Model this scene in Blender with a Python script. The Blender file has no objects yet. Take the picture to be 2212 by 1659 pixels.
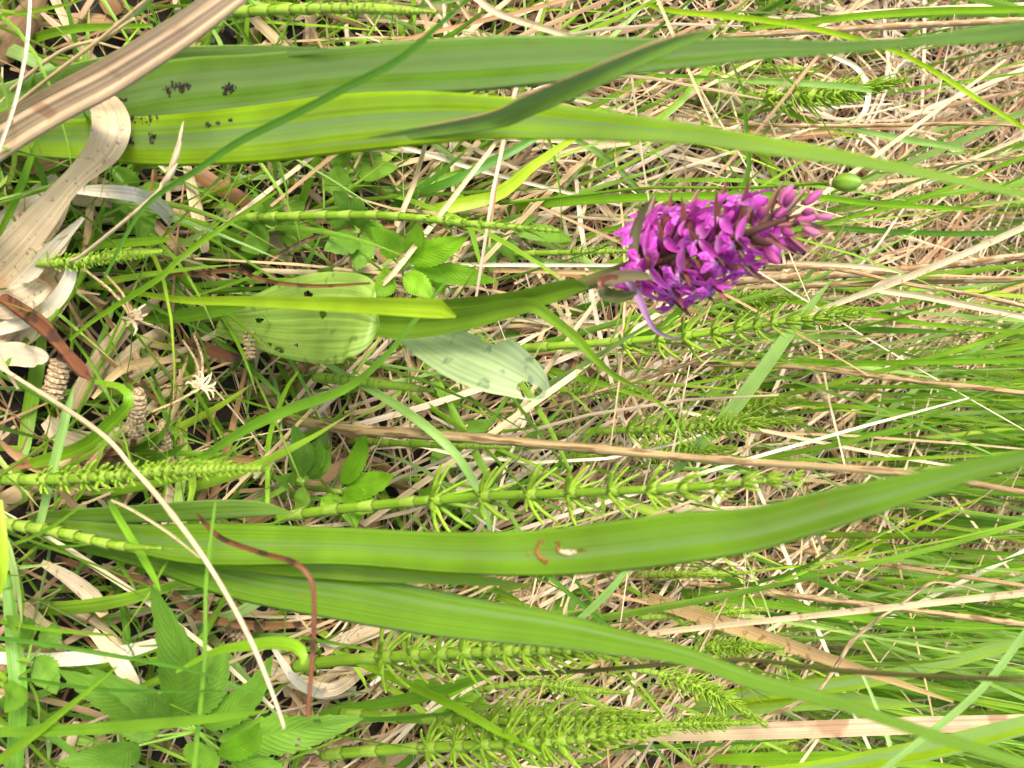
import bpy, math, random
import numpy as np
from mathutils import Vector, Matrix

random.seed(7)
rng = np.random.default_rng(11)
SC = bpy.context.scene
COL = SC.collection

# ------------------------------------------------------------------ camera, sky, sun, exposure
CAM_H, PITCH, FOV = 0.45, math.radians(45), math.radians(46)
cd = bpy.data.cameras.new('camera')
cam = bpy.data.objects.new('camera', cd); COL.objects.link(cam); SC.camera = cam
cd.sensor_width = 36; cd.angle = FOV; cd.clip_start = 0.01; cd.clip_end = 1000
FW = Vector((0, math.cos(PITCH), -math.sin(PITCH)))
RT = Vector((0, math.sin(PITCH), math.cos(PITCH)))       # the photographer turned the camera on its side
UP = Vector((-1, 0, 0))
CP = Vector((0, 0, CAM_H))
m = Matrix((RT, UP, -FW)).transposed().to_4x4(); m.translation = CP
cam.matrix_world = m
cd.dof.use_dof = True; cd.dof.focus_distance = 0.56; cd.dof.aperture_fstop = 30

SUN = Vector((-0.42, -0.52, 0.78)).normalized()
w = bpy.data.worlds.new('World'); SC.world = w; w.use_nodes = True
nt = w.node_tree
sky = nt.nodes.new('ShaderNodeTexSky'); sky.sky_type = 'NISHITA'; sky.sun_disc = False
sky.sun_elevation = math.asin(SUN.z); sky.sun_rotation = math.atan2(SUN.x, SUN.y)
sky.dust_density = 3.0; sky.air_density = 1.0
bg = nt.nodes['Background']; bg.inputs['Strength'].default_value = 0.15
nt.links.new(sky.outputs[0], bg.inputs['Color'])
sl = bpy.data.lights.new('sun', 'SUN'); sl.energy = 2.9; sl.angle = math.radians(16.0); sl.color = (1, 0.96, 0.88)
so = bpy.data.objects.new('sun', sl); COL.objects.link(so)
so.rotation_euler = (-SUN).to_track_quat('-Z', 'Y').to_euler(); so.location = (0, 0, 3)
SC.view_settings.view_transform = 'Standard'; SC.view_settings.look = 'None'
SC.view_settings.gamma = 1; SC.view_settings.exposure = 1.32
SC.render.engine = 'CYCLES'
SC.cycles.max_bounces = 4; SC.cycles.diffuse_bounces = 3; SC.cycles.glossy_bounces = 2; SC.cycles.use_denoising = True
SC.cycles.use_adaptive_sampling = True; SC.cycles.adaptive_threshold = 0.04

# ------------------------------------------------------------------ where things stand
FPX = 1106 / math.tan(FOV / 2)
def ray(u, v):
    return FW + RT * ((u - 1106) / FPX) + UP * ((829.5 - v) / FPX)
def Yg(u):                       # how far off the ground lies along that line of sight
    d = ray(u, 0); return CAM_H * d.y / -d.z
def atY(u, v, Y):
    d = ray(u, v); return CP + d * (Y / d.y)
def atZ(u, v, z):
    d = ray(u, v); return CP + d * ((z - CAM_H) / d.z)
def mpp(p):                      # metres per traced unit at that distance
    return (p - CP).dot(FW) / FPX

def path(pts, Y=None, z=None, dY=0.0):
    n = len(pts); out = []
    if z is None and Y is None:
        Y = Yg(pts[0][0]) - 0.004
    for i, p in enumerate(pts):
        f = i / max(1, n - 1)
        if z is not None:
            zz = z if not isinstance(z, (list, tuple)) else np.interp(f, np.linspace(0, 1, len(z)), z)
            q = atZ(p[0], p[1], float(zz))
        else:
            yy = Y if not isinstance(Y, (list, tuple)) else float(np.interp(f, np.linspace(0, 1, len(Y)), Y))
            q = atY(p[0], p[1], min(yy + dY * f, Yg(p[0]) - 0.003))
        out.append((q, (p[2] if len(p) > 2 else 8) * mpp(q)))
    return out

def smooth(ps, n):               # Catmull-Rom through (point, width)
    P = [Vector((*p, w_)) for p, w_ in ps]
    if len(P) == 2:
        P = [P[0], P[0].lerp(P[1], .33), P[0].lerp(P[1], .67), P[1]]
    P = [2 * P[0] - P[1]] + P + [2 * P[-1] - P[-2]]
    seg = len(P) - 3
    L = [(P[i + 2].xyz - P[i + 1].xyz).length for i in range(seg)]
    tot = sum(L); res = []
    cum = [0]
    for l in L: cum.append(cum[-1] + l)
    for k in range(n + 1):
        s = tot * k / n
        i = 0
        while i < seg - 1 and cum[i + 1] < s: i += 1
        t = (s - cum[i]) / max(1e-9, L[i])
        a, b, c, d = P[i:i + 4]
        q = 0.5 * (2 * b + (c - a) * t + (2 * a - 5 * b + 4 * c - d) * t * t + (3 * b - a - 3 * c + d) * t ** 3)
        res.append((q.xyz, max(1e-5, q.w)))
    return res

# ------------------------------------------------------------------ materials
def hexlin(c): return (*c, 1.0)
GAIN = 1.0
TINT = (1, 1, 1)
def leafmat(name, pal, stripe=30, samt=0.25, trans=0.35, rough=0.45, spec=0.35, tcol=1.25, tip=None, blotch=None, bump=0.15, vs=1.5, veins=0, sheen=None, simple=False, throat=None):
    mt = bpy.data.materials.new(name); mt.use_nodes = True
    N = mt.node_tree.nodes; L = mt.node_tree.links; N.clear()
    out = N.new('ShaderNodeOutputMaterial'); pb = N.new('ShaderNodeBsdfPrincipled')
    pb.inputs['Roughness'].default_value = rough
    pb.inputs['Specular IOR Level'].default_value = spec
    oi = N.new('ShaderNodeObjectInfo'); at = N.new('ShaderNodeAttribute'); at.attribute_name = 'rnd'
    ad = N.new('ShaderNodeMath'); ad.operation = 'ADD'
    ad.inputs[0].default_value = 0.0
    if not simple: L.new(oi.outputs['Random'], ad.inputs[0])
    L.new(at.outputs['Fac'], ad.inputs[1])
    fr = N.new('ShaderNodeMath'); fr.operation = 'FRACT'; L.new(ad.outputs[0], fr.inputs[0])
    rp = N.new('ShaderNodeValToRGB'); e = rp.color_ramp.elements
    while len(e) < len(pal): e.new(0.5)
    for i, c in enumerate(pal):
        e[i].position = i / max(1, len(pal) - 1); e[i].color = hexlin(tuple(q * GAIN * k_ for q, k_ in zip(c, TINT)))
    L.new(fr.outputs[0], rp.inputs[0])
    uv = N.new('ShaderNodeUVMap')
    mp = N.new('ShaderNodeMapping'); mp.inputs['Scale'].default_value = (stripe, vs, 1)
    L.new(uv.outputs[0], mp.inputs[0])
    cx = N.new('ShaderNodeCombineXYZ'); L.new(fr.outputs[0], cx.inputs[2])
    sc = N.new('ShaderNodeVectorMath'); sc.operation = 'SCALE'; sc.inputs[3].default_value = 37.0; L.new(cx.outputs[0], sc.inputs[0])
    va = N.new('ShaderNodeVectorMath'); L.new(mp.outputs[0], va.inputs[0]); L.new(sc.outputs[0], va.inputs[1])
    nz = N.new('ShaderNodeTexNoise'); nz.inputs['Scale'].default_value = 1.0; nz.inputs['Detail'].default_value = 3
    L.new(va.outputs[0], nz.inputs['Vector'])
    mr = N.new('ShaderNodeMapRange'); mr.inputs[1].default_value = 0.3; mr.inputs[2].default_value = 0.7
    mr.inputs[3].default_value = 1 - samt; mr.inputs[4].default_value = 1 + samt
    L.new(nz.outputs[0], mr.inputs[0])
    mx = N.new('ShaderNodeVectorMath'); mx.operation = 'SCALE'; L.new(rp.outputs[0], mx.inputs[0]); L.new(mr.outputs[0], mx.inputs[3])
    col = mx.outputs[0]
    gm = N.new('ShaderNodeNewGeometry')
    if simple: nz.inputs['Detail'].default_value = 1
    n2 = N.new('ShaderNodeTexNoise'); n2.inputs['Scale'].default_value = 45; n2.inputs['Detail'].default_value = 0 if simple else 3
    L.new(gm.outputs['Position'], n2.inputs['Vector'])
    m2 = N.new('ShaderNodeMapRange'); m2.inputs[1].default_value = .3; m2.inputs[2].default_value = .7; m2.inputs[3].default_value = .84; m2.inputs[4].default_value = 1.16
    L.new(n2.outputs[0], m2.inputs[0])
    mz = N.new('ShaderNodeVectorMath'); mz.operation = 'SCALE'; L.new(col, mz.inputs[0]); L.new(m2.outputs[0], mz.inputs[3]); col = mz.outputs[0]
    def mixc(fac, c):
        nonlocal col
        q = N.new('ShaderNodeMix'); q.data_type = 'RGBA'; L.new(fac, q.inputs[0]); L.new(col, q.inputs[6]); q.inputs[7].default_value = hexlin(c); col = q.outputs[2]
    sx = N.new('ShaderNodeSeparateXYZ'); L.new(uv.outputs[0], sx.inputs[0])
    if tip:
        a = N.new('ShaderNodeMapRange'); a.inputs[1].default_value = tip[0]; a.inputs[2].default_value = 1.0; L.new(sx.outputs[1], a.inputs[0])
        mixc(a.outputs[0], tip[1])
    if throat:
        a = N.new('ShaderNodeMapRange'); a.inputs[1].default_value = throat[0]; a.inputs[2].default_value = 0.0; a.inputs[4].default_value = .85; L.new(sx.outputs[1], a.inputs[0])
        mixc(a.outputs[0], throat[1])
    if sheen:                                   # bluish bloom in broad bands along the blade
        mp2 = N.new('ShaderNodeMapping'); mp2.inputs['Scale'].default_value = (sheen[1], 0.8, 1); L.new(uv.outputs[0], mp2.inputs[0])
        v2 = N.new('ShaderNodeVectorMath'); L.new(mp2.outputs[0], v2.inputs[0]); L.new(sc.outputs[0], v2.inputs[1])
        n3 = N.new('ShaderNodeTexNoise'); n3.inputs['Scale'].default_value = 1; n3.inputs['Detail'].default_value = 2; L.new(v2.outputs[0], n3.inputs['Vector'])
        a = N.new('ShaderNodeMapRange'); a.inputs[1].default_value = .42; a.inputs[2].default_value = .62; a.inputs[4].default_value = sheen[2]; L.new(n3.outputs[0], a.inputs[0])
        mixc(a.outputs[0], sheen[0])
    if blotch:                                  # (scale, threshold, colour, strength)
        if len(blotch) > 4:
            mp3 = N.new('ShaderNodeMapping'); mp3.inputs['Scale'].default_value = (*blotch[4], 1); L.new(uv.outputs[0], mp3.inputs[0])
            v3 = N.new('ShaderNodeVectorMath'); L.new(mp3.outputs[0], v3.inputs[0]); L.new(sc.outputs[0], v3.inputs[1])
        n4 = N.new('ShaderNodeTexNoise'); n4.inputs['Scale'].default_value = blotch[0]; n4.inputs['Detail'].default_value = 2; L.new(v3.outputs[0] if len(blotch) > 4 else gm.outputs['Position'], n4.inputs['Vector'])
        a = N.new('ShaderNodeMapRange'); a.inputs[1].default_value = blotch[1]; a.inputs[2].default_value = blotch[1] + .07; a.inputs[4].default_value = blotch[3]; L.new(n4.outputs[0], a.inputs[0])
        mixc(a.outputs[0], blotch[2])
    L.new(col, pb.inputs['Base Color'])
    bp = N.new('ShaderNodeBump'); bp.inputs['Strength'].default_value = bump; bp.inputs['Distance'].default_value = 0.0006
    hsrc = nz.outputs[0]
    if veins:                                   # netted side veins of a broad leaf
        ab = N.new('ShaderNodeMath'); ab.operation = 'SUBTRACT'; L.new(sx.outputs[0], ab.inputs[0]); ab.inputs[1].default_value = .5
        a2 = N.new('ShaderNodeMath'); a2.operation = 'ABSOLUTE'; L.new(ab.outputs[0], a2.inputs[0])
        a3 = N.new('ShaderNodeMath'); a3.operation = 'MULTIPLY_ADD'; L.new(a2.outputs[0], a3.inputs[0]); a3.inputs[1].default_value = -0.55; L.new(sx.outputs[1], a3.inputs[2])
        a4 = N.new('ShaderNodeMath'); a4.operation = 'MULTIPLY'; L.new(a3.outputs[0], a4.inputs[0]); a4.inputs[1].default_value = veins * 6.283
        a5 = N.new('ShaderNodeMath'); a5.operation = 'SINE'; L.new(a4.outputs[0], a5.inputs[0])
        a6 = N.new('ShaderNodeMath'); a6.operation = 'ABSOLUTE'; L.new(a5.outputs[0], a6.inputs[0])
        a7 = N.new('ShaderNodeMath'); a7.operation = 'POWER'; L.new(a6.outputs[0], a7.inputs[0]); a7.inputs[1].default_value = .35
        hsrc = a7.outputs[0]; bp.inputs['Strength'].default_value = .5
    if not simple: L.new(hsrc, bp.inputs['Height']); L.new(bp.outputs[0], pb.inputs['Normal'])
    if trans > 0:
        tr = N.new('ShaderNodeBsdfTranslucent'); ts = N.new('ShaderNodeVectorMath'); ts.operation = 'SCALE'; ts.inputs[3].default_value = tcol
        L.new(col, ts.inputs[0]); L.new(ts.outputs[0], tr.inputs[0])
        ms = N.new('ShaderNodeMixShader'); ms.inputs[0].default_value = trans
        L.new(pb.outputs[0], ms.inputs[1]); L.new(tr.outputs[0], ms.inputs[2]); L.new(ms.outputs[0], out.inputs[0])
    else:
        L.new(pb.outputs[0], out.inputs[0])
    return mt

M = {}
GAIN = 1.36; TINT = (1.12, 1.05, .55)
M['iris'] = leafmat('iris_leaf', [(.115, .235, .03), (.135, .26, .03), (.105, .22, .035)], 40, .26, .48, .40, .42, vs=.9, sheen=((.26, .38, .13), 6, .85), blotch=(230, .70, (.34, .27, .05), .5))
M['irisblue'] = leafmat('iris_leaf_glaucous', [(.10, .20, .05), (.12, .23, .06)], 34, .22, .3, .40, .42, vs=.9, sheen=((.23, .35, .12), 4, .8), blotch=(230, .70, (.34, .27, .05), .5))
M['irisbright'] = leafmat('iris_leaf_yellow_green', [(.19, .32, .016), (.21, .34, .018)], 40, .24, .5, .40, .4, vs=.9, sheen=((.26, .39, .15), 5, .85), blotch=(230, .70, (.40, .32, .05), .5))
M['green'] = leafmat('grass_green', [(.10, .22, .02), (.14, .27, .02), (.08, .19, .03)], 12, .2, .4)
M['dark'] = leafmat('grass_dark_green', [(.045, .13, .02), (.06, .16, .03)], 12, .2, .35)
M['yellow'] = leafmat('grass_yellow_green', [(.20, .33, .02), (.24, .36, .03)], 12, .15, .45)
M['blue'] = leafmat('grass_blue_green', [(.16, .28, .13), (.20, .33, .16), (.13, .25, .10)], 12, .18, .35)
GAIN = 0.92; TINT = (1.03, 1, .93)
M['straw'] = leafmat('straw_cream', [(.60, .47, .30), (.66, .54, .37), (.55, .42, .24)], 14, .2, .2, .5, .3, blotch=(260, .64, (.25, .13, .06), .6))
M['white'] = leafmat('straw_bleached', [(.74, .66, .52), (.68, .58, .44), (.78, .70, .57)], 14, .2, .25, .5, .3, blotch=(500, .66, (.28, .22, .17), .6))
M['tan'] = leafmat('straw_tan', [(.46, .31, .15), (.52, .37, .19), (.42, .27, .12)], 14, .25, .2, .5, .3, blotch=(200, .62, (.20, .09, .035), .7))
M['brown'] = leafmat('stalk_brown', [(.26, .15, .07), (.33, .21, .11), (.22, .12, .05)], 10, .4, 0, .6, .25, blotch=(1, .50, (.50, .39, .24), .75, (7, 22)))
M['stalk'] = leafmat('stalk_weathered', [(.45, .34, .18), (.40, .28, .14), (.48, .38, .22)], 8, .35, 0, .6, .25, blotch=(1, .50, (.15, .085, .04), .85, (7, 22)), vs=3)
M['rust'] = leafmat('dead_rust', [(.24, .10, .035), (.17, .065, .03), (.30, .15, .06)], 12, .4, .2, .5, .35, blotch=(120, .52, (.045, .022, .016), .85))
M['olive'] = leafmat('stem_olive', [(.085, .085, .022), (.10, .09, .03)], 8, .2, 0, .5, .3)
M['pale'] = leafmat('dead_leaf_pale', [(.64, .53, .37), (.60, .48, .33), (.57, .45, .29)], 18, .28, .25, .5, .3, blotch=(420, .63, (.20, .12, .07), .7), tip=(.9, (.5, .3, .12)))
M['folded'] = leafmat('dead_blade_pinkish_tan', [(.60, .44, .29), (.58, .42, .27)], 8, .38, .15, .5, .3, blotch=(50, .62, (.30, .14, .07), .6), vs=.4)
GAIN = 1.25; TINT = (1.15, 1.06, .65)
M['herb'] = leafmat('herb_leaf', [(.10, .22, .03), (.125, .26, .035), (.085, .19, .035)], 5, .12, .4, .5, .3, veins=7)
M['herbbright'] = leafmat('herb_leaf_bright', [(.14, .32, .022), (.16, .34, .025)], 5, .12, .45, .5, .3, veins=7)
M['herbstem'] = leafmat('herb_stem', [(.12, .22, .04), (.10, .19, .04)], 5, .12, 0, .5, .3)
M['ht'] = leafmat('horsetail_stem', [(.13, .24, .022), (.11, .21, .02), (.145, .26, .025)], 9, .18, 0, .42, .4, vs=.6)
M['htb'] = leafmat('horsetail_branch', [(.175, .30, .035), (.205, .33, .04), (.155, .28, .035)], 6, .12, .25, .45, .35)
M['sheath'] = leafmat('horsetail_sheath', [(.17, .28, .05), (.19, .30, .06)], 10, .15, 0, .5, .3, tip=(.86, (.09, .08, .03)))
GAIN = 1.0; TINT = (1, 1, 1)
M['cone'] = leafmat('cone_scales', [(.33, .24, .13), (.38, .28, .16)], 22, .5, 0, .7, .15, blotch=(900, .55, (.14, .08, .04), .8), vs=10)
M['orchleaf'] = leafmat('orchid_leaf', [(.30, .44, .07), (.31, .45, .08)], 22, .28, .35, .42, .45, blotch=(170, .64, (.06, .12, .04), .5))
M['orchpale'] = leafmat('orchid_leaf_pale', [(.34, .43, .19), (.35, .44, .20)], 18, .22, .35, .4, .5, blotch=(190, .64, (.09, .14, .09), .6))
M['orchsheath'] = leafmat('orchid_sheath', [(.13, .23, .015), (.14, .25, .017)], 14, .15, .35, .42, .4)
M['orchstem'] = leafmat('orchid_stem', [(.11, .16, .03), (.10, .15, .03)], 8, .15, 0, .45, .35, tip=(.45, (.10, .035, .03)))
M['petal'] = leafmat('petal_magenta', [(.52, .05, .40), (.60, .12, .50), (.42, .025, .30), (.64, .19, .53)], 7, .28, .4, .5, .25, vs=1.2, bump=.1, throat=(.35, (.62, .32, .58)))
M['lip'] = leafmat('lip_magenta', [(.56, .07, .46), (.62, .14, .54), (.50, .05, .40)], 5, .25, .4, .5, .25, blotch=(1000, .55, (.30, .015, .28), .85), vs=2, bump=.1, throat=(.5, (.72, .45, .66)))
M['bud'] = leafmat('bud_pink', [(.38, .05, .24), (.44, .12, .24), (.33, .04, .20), (.50, .20, .27)], 7, .2, .3, .5, .25)
M['bract'] = leafmat('bract_brown_purple', [(.15, .045, .03), (.12, .05, .03), (.18, .055, .045)], 9, .2, .2, .45, .35)
M['bractgreen'] = leafmat('bract_green_purple', [(.10, .13, .035), (.12, .10, .05)], 9, .2, .2, .45, .35)
M['bractpurple'] = leafmat('bract_pale_purple', [(.36, .20, .36), (.34, .18, .33)], 9, .2, .3, .45, .35)
M['capsule'] = leafmat('capsule_green', [(.13, .23, .02), (.13, .23, .02)], 3, .35, .1, .4, .4, vs=.2)
M['speck'] = leafmat('dark_speck', [(.02, .013, .01), (.035, .025, .018)], 3, .2, 0, .7, .2)
M['scar'] = leafmat('rusty_scar', [(.20, .075, .02), (.17, .06, .015)], 3, .3, 0, .6, .2)
M['scarpale'] = leafmat('dry_scar', [(.62, .46, .28), (.60, .44, .28)], 3, .3, 0, .6, .2)
GRASSPAL = [(.06, .16, .02), (.10, .22, .02), (.15, .28, .02), (.08, .19, .03), (.18, .31, .035), (.12, .25, .02), (.19, .30, .13), (.22, .34, .03)]
GAIN = 1.3; TINT = (1.15, 1.05, .75)
M['grass'] = leafmat('meadow_grass', GRASSPAL, 10, .2, .4, tip=(.88, (.36, .28, .10)), simple=True)
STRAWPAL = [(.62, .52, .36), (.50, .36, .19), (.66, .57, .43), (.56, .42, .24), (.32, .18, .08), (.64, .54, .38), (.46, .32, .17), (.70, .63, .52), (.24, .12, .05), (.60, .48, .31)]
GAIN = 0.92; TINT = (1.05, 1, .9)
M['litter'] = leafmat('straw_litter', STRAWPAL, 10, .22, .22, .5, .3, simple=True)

def soil():
    mt = bpy.data.materials.new('peat_soil'); mt.use_nodes = True
    N = mt.node_tree.nodes; L = mt.node_tree.links; pb = N['Principled BSDF']; pb.inputs['Roughness'].default_value = .9
    g = N.new('ShaderNodeNewGeometry')
    n = N.new('ShaderNodeTexNoise'); n.inputs['Scale'].default_value = 60; n.inputs['Detail'].default_value = 6; L.new(g.outputs['Position'], n.inputs['Vector'])
    r = N.new('ShaderNodeValToRGB'); e = r.color_ramp.elements; e[0].color = (.006, .0045, .003, 1); e[1].color = (.05, .032, .018, 1); e[0].position = .35; e[1].position = .75
    L.new(n.outputs[0], r.inputs[0]); 
    n5 = N.new('ShaderNodeTexNoise'); n5.inputs['Scale'].default_value = .9; n5.inputs['Detail'].default_value = 8; L.new(g.outputs['Position'], n5.inputs['Vector'])
    r2 = N.new('ShaderNodeValToRGB'); e = r2.color_ramp.elements; e[0].color = (.07, .12, .02, 1); e[1].color = (.30, .23, .11, 1); e[0].position = .4; e[1].position = .65
    L.new(n5.outputs[0], r2.inputs[0])
    ln = N.new('ShaderNodeVectorMath'); ln.operation = 'LENGTH'; L.new(g.outputs['Position'], ln.inputs[0])
    mr = N.new('ShaderNodeMapRange'); mr.inputs[1].default_value = 2.5; mr.inputs[2].default_value = 5; L.new(ln.outputs['Value'], mr.inputs[0])
    q = N.new('ShaderNodeMix'); q.data_type = 'RGBA'; L.new(mr.outputs[0], q.inputs[0]); L.new(r.outputs[0], q.inputs[6]); L.new(r2.outputs[0], q.inputs[7])
    L.new(q.outputs[2], pb.inputs['Base Color'])
    b = N.new('ShaderNodeBump'); b.inputs['Distance'].default_value = .01; L.new(n.outputs[0], b.inputs['Height']); L.new(b.outputs[0], pb.inputs['Normal'])
    return mt
M['soil'] = soil()

# ------------------------------------------------------------------ mesh helpers
def mk(name, vs, fs, mat, uvs=None, smoothf=True, rnd=None):
    me = bpy.data.meshes.new(name)
    me.from_pydata([tuple(v) for v in vs], [], fs); 
    if uvs is not None:
        uvl = me.uv_layers.new(name='UVMap')
        li = np.empty(len(me.loops), dtype=np.int32); me.loops.foreach_get('vertex_index', li)
        uvl.data.foreach_set('uv', np.array(uvs, dtype=np.float32)[li].ravel())
    if rnd is not None:
        a = me.attributes.new('rnd', 'FLOAT', 'POINT'); a.data.foreach_set('value', np.array(rnd, dtype=np.float32))
    me.polygons.foreach_set('use_smooth', [smoothf] * len(me.polygons))
    if mat: me.materials.append(M[mat] if isinstance(mat, str) else mat)
    me.update(); return me

def obj(name, me, parent=None, mat4=None):
    o = bpy.data.objects.new(name, me); COL.objects.link(o)
    if parent: o.parent = parent
    if mat4 is not None: o.matrix_basis = mat4
    return o
def tag(o, label, cat, group=None, kind=None):
    o['label'] = label
    if cat: o['category'] = cat
    if group: o['group'] = group
    if kind: o['kind'] = kind
    return o
def empty(name, loc, label, cat, group=None):
    o = bpy.data.objects.new(name, None); COL.objects.link(o); o.location = loc; o.empty_display_size = .01
    return tag(o, label, cat, group)
def child(name, me, root):       # mesh built in world space, hung on a root that is only moved
    me.transform(Matrix.Translation(-root.location)); return obj(name, me, root)

def ribbon_geo(ps, n=24, across=4, fold=.12, roll=0., roll1=None, thick=0., cup=0., wavy=0., hole=None, teeth=0, seed=0, prof=None):
    """blade along ps; fold = V keel, thick = lens thickness as share of the width"""
    S = smooth(ps, n); r = random.Random(seed + len(ps) * 13 + int(ps[0][0].x * 1e4))
    roll1 = roll if roll1 is None else roll1
    vs, uvs, fs = [], [], []
    rows = []
    ph = r.random() * 6
    for i, (p, wd) in enumerate(S):
        t = i / n
        a = S[max(0, i - 1)][0]; b = S[min(n, i + 1)][0]
        T = (b - a).normalized(); V = (p - CP).normalized()
        sd = T.cross(V)
        if sd.length < 1e-4: sd = Vector((1, 0, 0))
        sd.normalize(); N = sd.cross(T).normalized()
        if N.dot(V) > 0: N = -N
        an = math.radians(roll + (roll1 - roll) * t) + wavy * math.sin(t * 9 + ph)
        s2 = sd * math.cos(an) + N * math.sin(an); n2 = N * math.cos(an) - sd * math.sin(an)
        if prof: wd = wd * prof(t)
        row = []
        for side in ((1,) if thick == 0 else (1, -1)):
            rr = []
            for j in range(across + 1):
                s = -1 + 2 * j / across
                if side == -1 and j in (0, across): rr.append(row_first[j]); continue
                ww = wd
                if teeth and j in (0, across):
                    k = (t * teeth + (0 if j else .3)) % 1.0
                    ww = wd * (0.86 + .18 * k)
                off = fold * wd * (abs(s) - .5) * 1.0 + cup * wd * (s * s - .3)
                lens = thick * wd * (1 - s * s) * .5 * side
                vs.append(p + s2 * (s * ww / 2) + n2 * (off + lens) + n2 * (wavy * wd * .25 * math.sin(t * 14 + s * 2 + ph)))
                uvs.append((j / across if side == 1 else 1 - j / across * .999, t)); rr.append(len(vs) - 1)
            if side == 1: row_first = rr
            row.append(rr)
        rows.append(row)
    for i in range(n):
        for j in range(across):
            if hole and hole((j + .5) / across, (i + .5) / n): continue
            a, b = rows[i][0], rows[i + 1][0]
            fs.append((a[j], a[j + 1], b[j + 1], b[j]))
            if thick:
                a, b = rows[i][1], rows[i + 1][1]
                fs.append((a[j + 1], a[j], b[j], b[j + 1]))
    return vs, fs, uvs

def ribbon(name, ps, mat, **k):
    v, f, u = ribbon_geo(ps, **k); return mk(name, v, f, mat, u)

def tube_geo(S, sides=8, cap=True, radf=None):
    vs, fs, uvs = [], [], []
    n = len(S) - 1
    ref = None
    for i, (p, wd) in enumerate(S):
        T = (S[min(n, i + 1)][0] - S[max(0, i - 1)][0]).normalized()
        if ref is None:
            ref = T.cross(Vector((.3, .9, .2))).normalized()
        ref = (ref - T * ref.dot(T)).normalized(); q = T.cross(ref)
        rad = wd / 2 * (radf(i / n) if radf else 1)
        for j in range(sides):
            a = 2 * math.pi * j / sides
            vs.append(p + (ref * math.cos(a) + q * math.sin(a)) * rad); uvs.append((j / sides, i / n))
    for i in range(n):
        for j in range(sides):
            k = (j + 1) % sides
            fs.append((i * sides + j, i * sides + k, (i + 1) * sides + k, (i + 1) * sides + j))
    if cap:
        fs.append(tuple(range(sides - 1, -1, -1))); fs.append(tuple(n * sides + j for j in range(sides)))
    return vs, fs, uvs
def tube(name, ps, mat, n=24, sides=8, radf=None):
    v, f, u = tube_geo(smooth(ps, n), sides, True, radf); return mk(name, v, f, mat, u)

def join(geos):
    V, F, U = [], [], []
    for v, f, u in geos:
        o = len(V); V += list(v); U += list(u); F += [tuple(i + o for i in q) for q in f]
    return V, F, U

# ------------------------------------------------------------------ ground and its cover
def hgt(x, y):
    return .006 * np.sin(x * 17 + 1.3) * np.cos(y * 13 + .4) + .004 * np.sin(x * 41 + y * 29)
gv, gf = [], []
xs = np.concatenate([[-300, -60, -15, -5], np.linspace(-2.4, 2.4, 81), [5, 15, 60, 300]])
ys = np.concatenate([[-300, -60, -15, -5], np.linspace(-1.5, 3.5, 91), [6, 15, 60, 300]])
for y in ys:
    for x in xs:
        near = max(0., 1 - max(0., math.hypot(x, y - .5) - 1.6))
        gv.append((x, y, float(hgt(x, y)) * near - .002))
nx = len(xs)
for j in range(len(ys) - 1):
    for i in range(nx - 1):
        gf.append((j * nx + i, j * nx + i + 1, (j + 1) * nx + i + 1, (j + 1) * nx + i))
tag(obj('ground', mk('ground', gv, gf, 'soil')), 'dark peaty soil under the straw and grass', None, kind='structure')

def blades(base, head, elev, length, width, bend, curl, roll, rnd, K, fold, mat, name, taper=1.0, blunt=.15):
    N = len(base)
    t = np.linspace(0, 1, K + 1)[None, :]
    pit = elev[:, None] - bend[:, None] * t ** 1.3
    hd = head[:, None] + curl[:, None] * t
    T = np.stack([np.cos(pit) * np.cos(hd), np.cos(pit) * np.sin(hd), np.sin(pit)], -1)
    step = T[:, :-1] * (length / K)[:, None, None]
    Pt = np.concatenate([np.zeros((N, 1, 3)), np.cumsum(step, 1)], 1) + base[:, None, :]
    side = np.stack([-np.sin(hd), np.cos(hd), np.zeros_like(hd)], -1)
    nor = np.cross(T, side)
    r = roll[:, None, None]
    s2 = side * np.cos(r) + nor * np.sin(r); n2 = nor * np.cos(r) - side * np.sin(r)
    prof = np.minimum(1, blunt * 3 + t * 4) * np.clip(1 - t ** 3 * taper, .05, 1)
    W = width[:, None] * prof
    A = Pt - s2 * W[..., None] / 2; B = Pt + n2 * (fold * W)[..., None]; C = Pt + s2 * W[..., None] / 2
    V = np.stack([A, B, C], 2).reshape(-1, 3)
    k = np.arange(K); b0 = (np.arange(N) * (K + 1) * 3)[:, None] + k[None] * 3
    q1 = np.stack([b0, b0 + 1, b0 + 4, b0 + 3], -1); q2 = np.stack([b0 + 1, b0 + 2, b0 + 5, b0 + 4], -1)
    Q = np.concatenate([q1.reshape(-1, 4), q2.reshape(-1, 4)])
    me = bpy.data.meshes.new(name)
    me.vertices.add(len(V)); me.vertices.foreach_set('co', V.astype(np.float32).ravel())
    me.loops.add(Q.size); me.loops.foreach_set('vertex_index', Q.astype(np.int32).ravel())
    me.polygons.add(len(Q)); me.polygons.foreach_set('loop_start', np.arange(0, Q.size, 4, dtype=np.int32))
    uv = np.zeros((N, K + 1, 3, 2), np.float32); uv[:, :, 1, 0] = .5; uv[:, :, 2, 0] = 1; uv[..., 1] = t[0][None, :, None]
    me.uv_layers.new(name='UVMap').data.foreach_set('uv', uv.reshape(-1, 2)[Q.ravel()].ravel())
    a = me.attributes.new('rnd', 'FLOAT', 'POINT'); a.data.foreach_set('value', np.repeat(rnd, (K + 1) * 3).astype(np.float32))
    me.update(); me.validate(); me.polygons.foreach_set('use_smooth', [True] * len(Q)); me.materials.append(M[mat])
    return obj(name, me)

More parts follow.
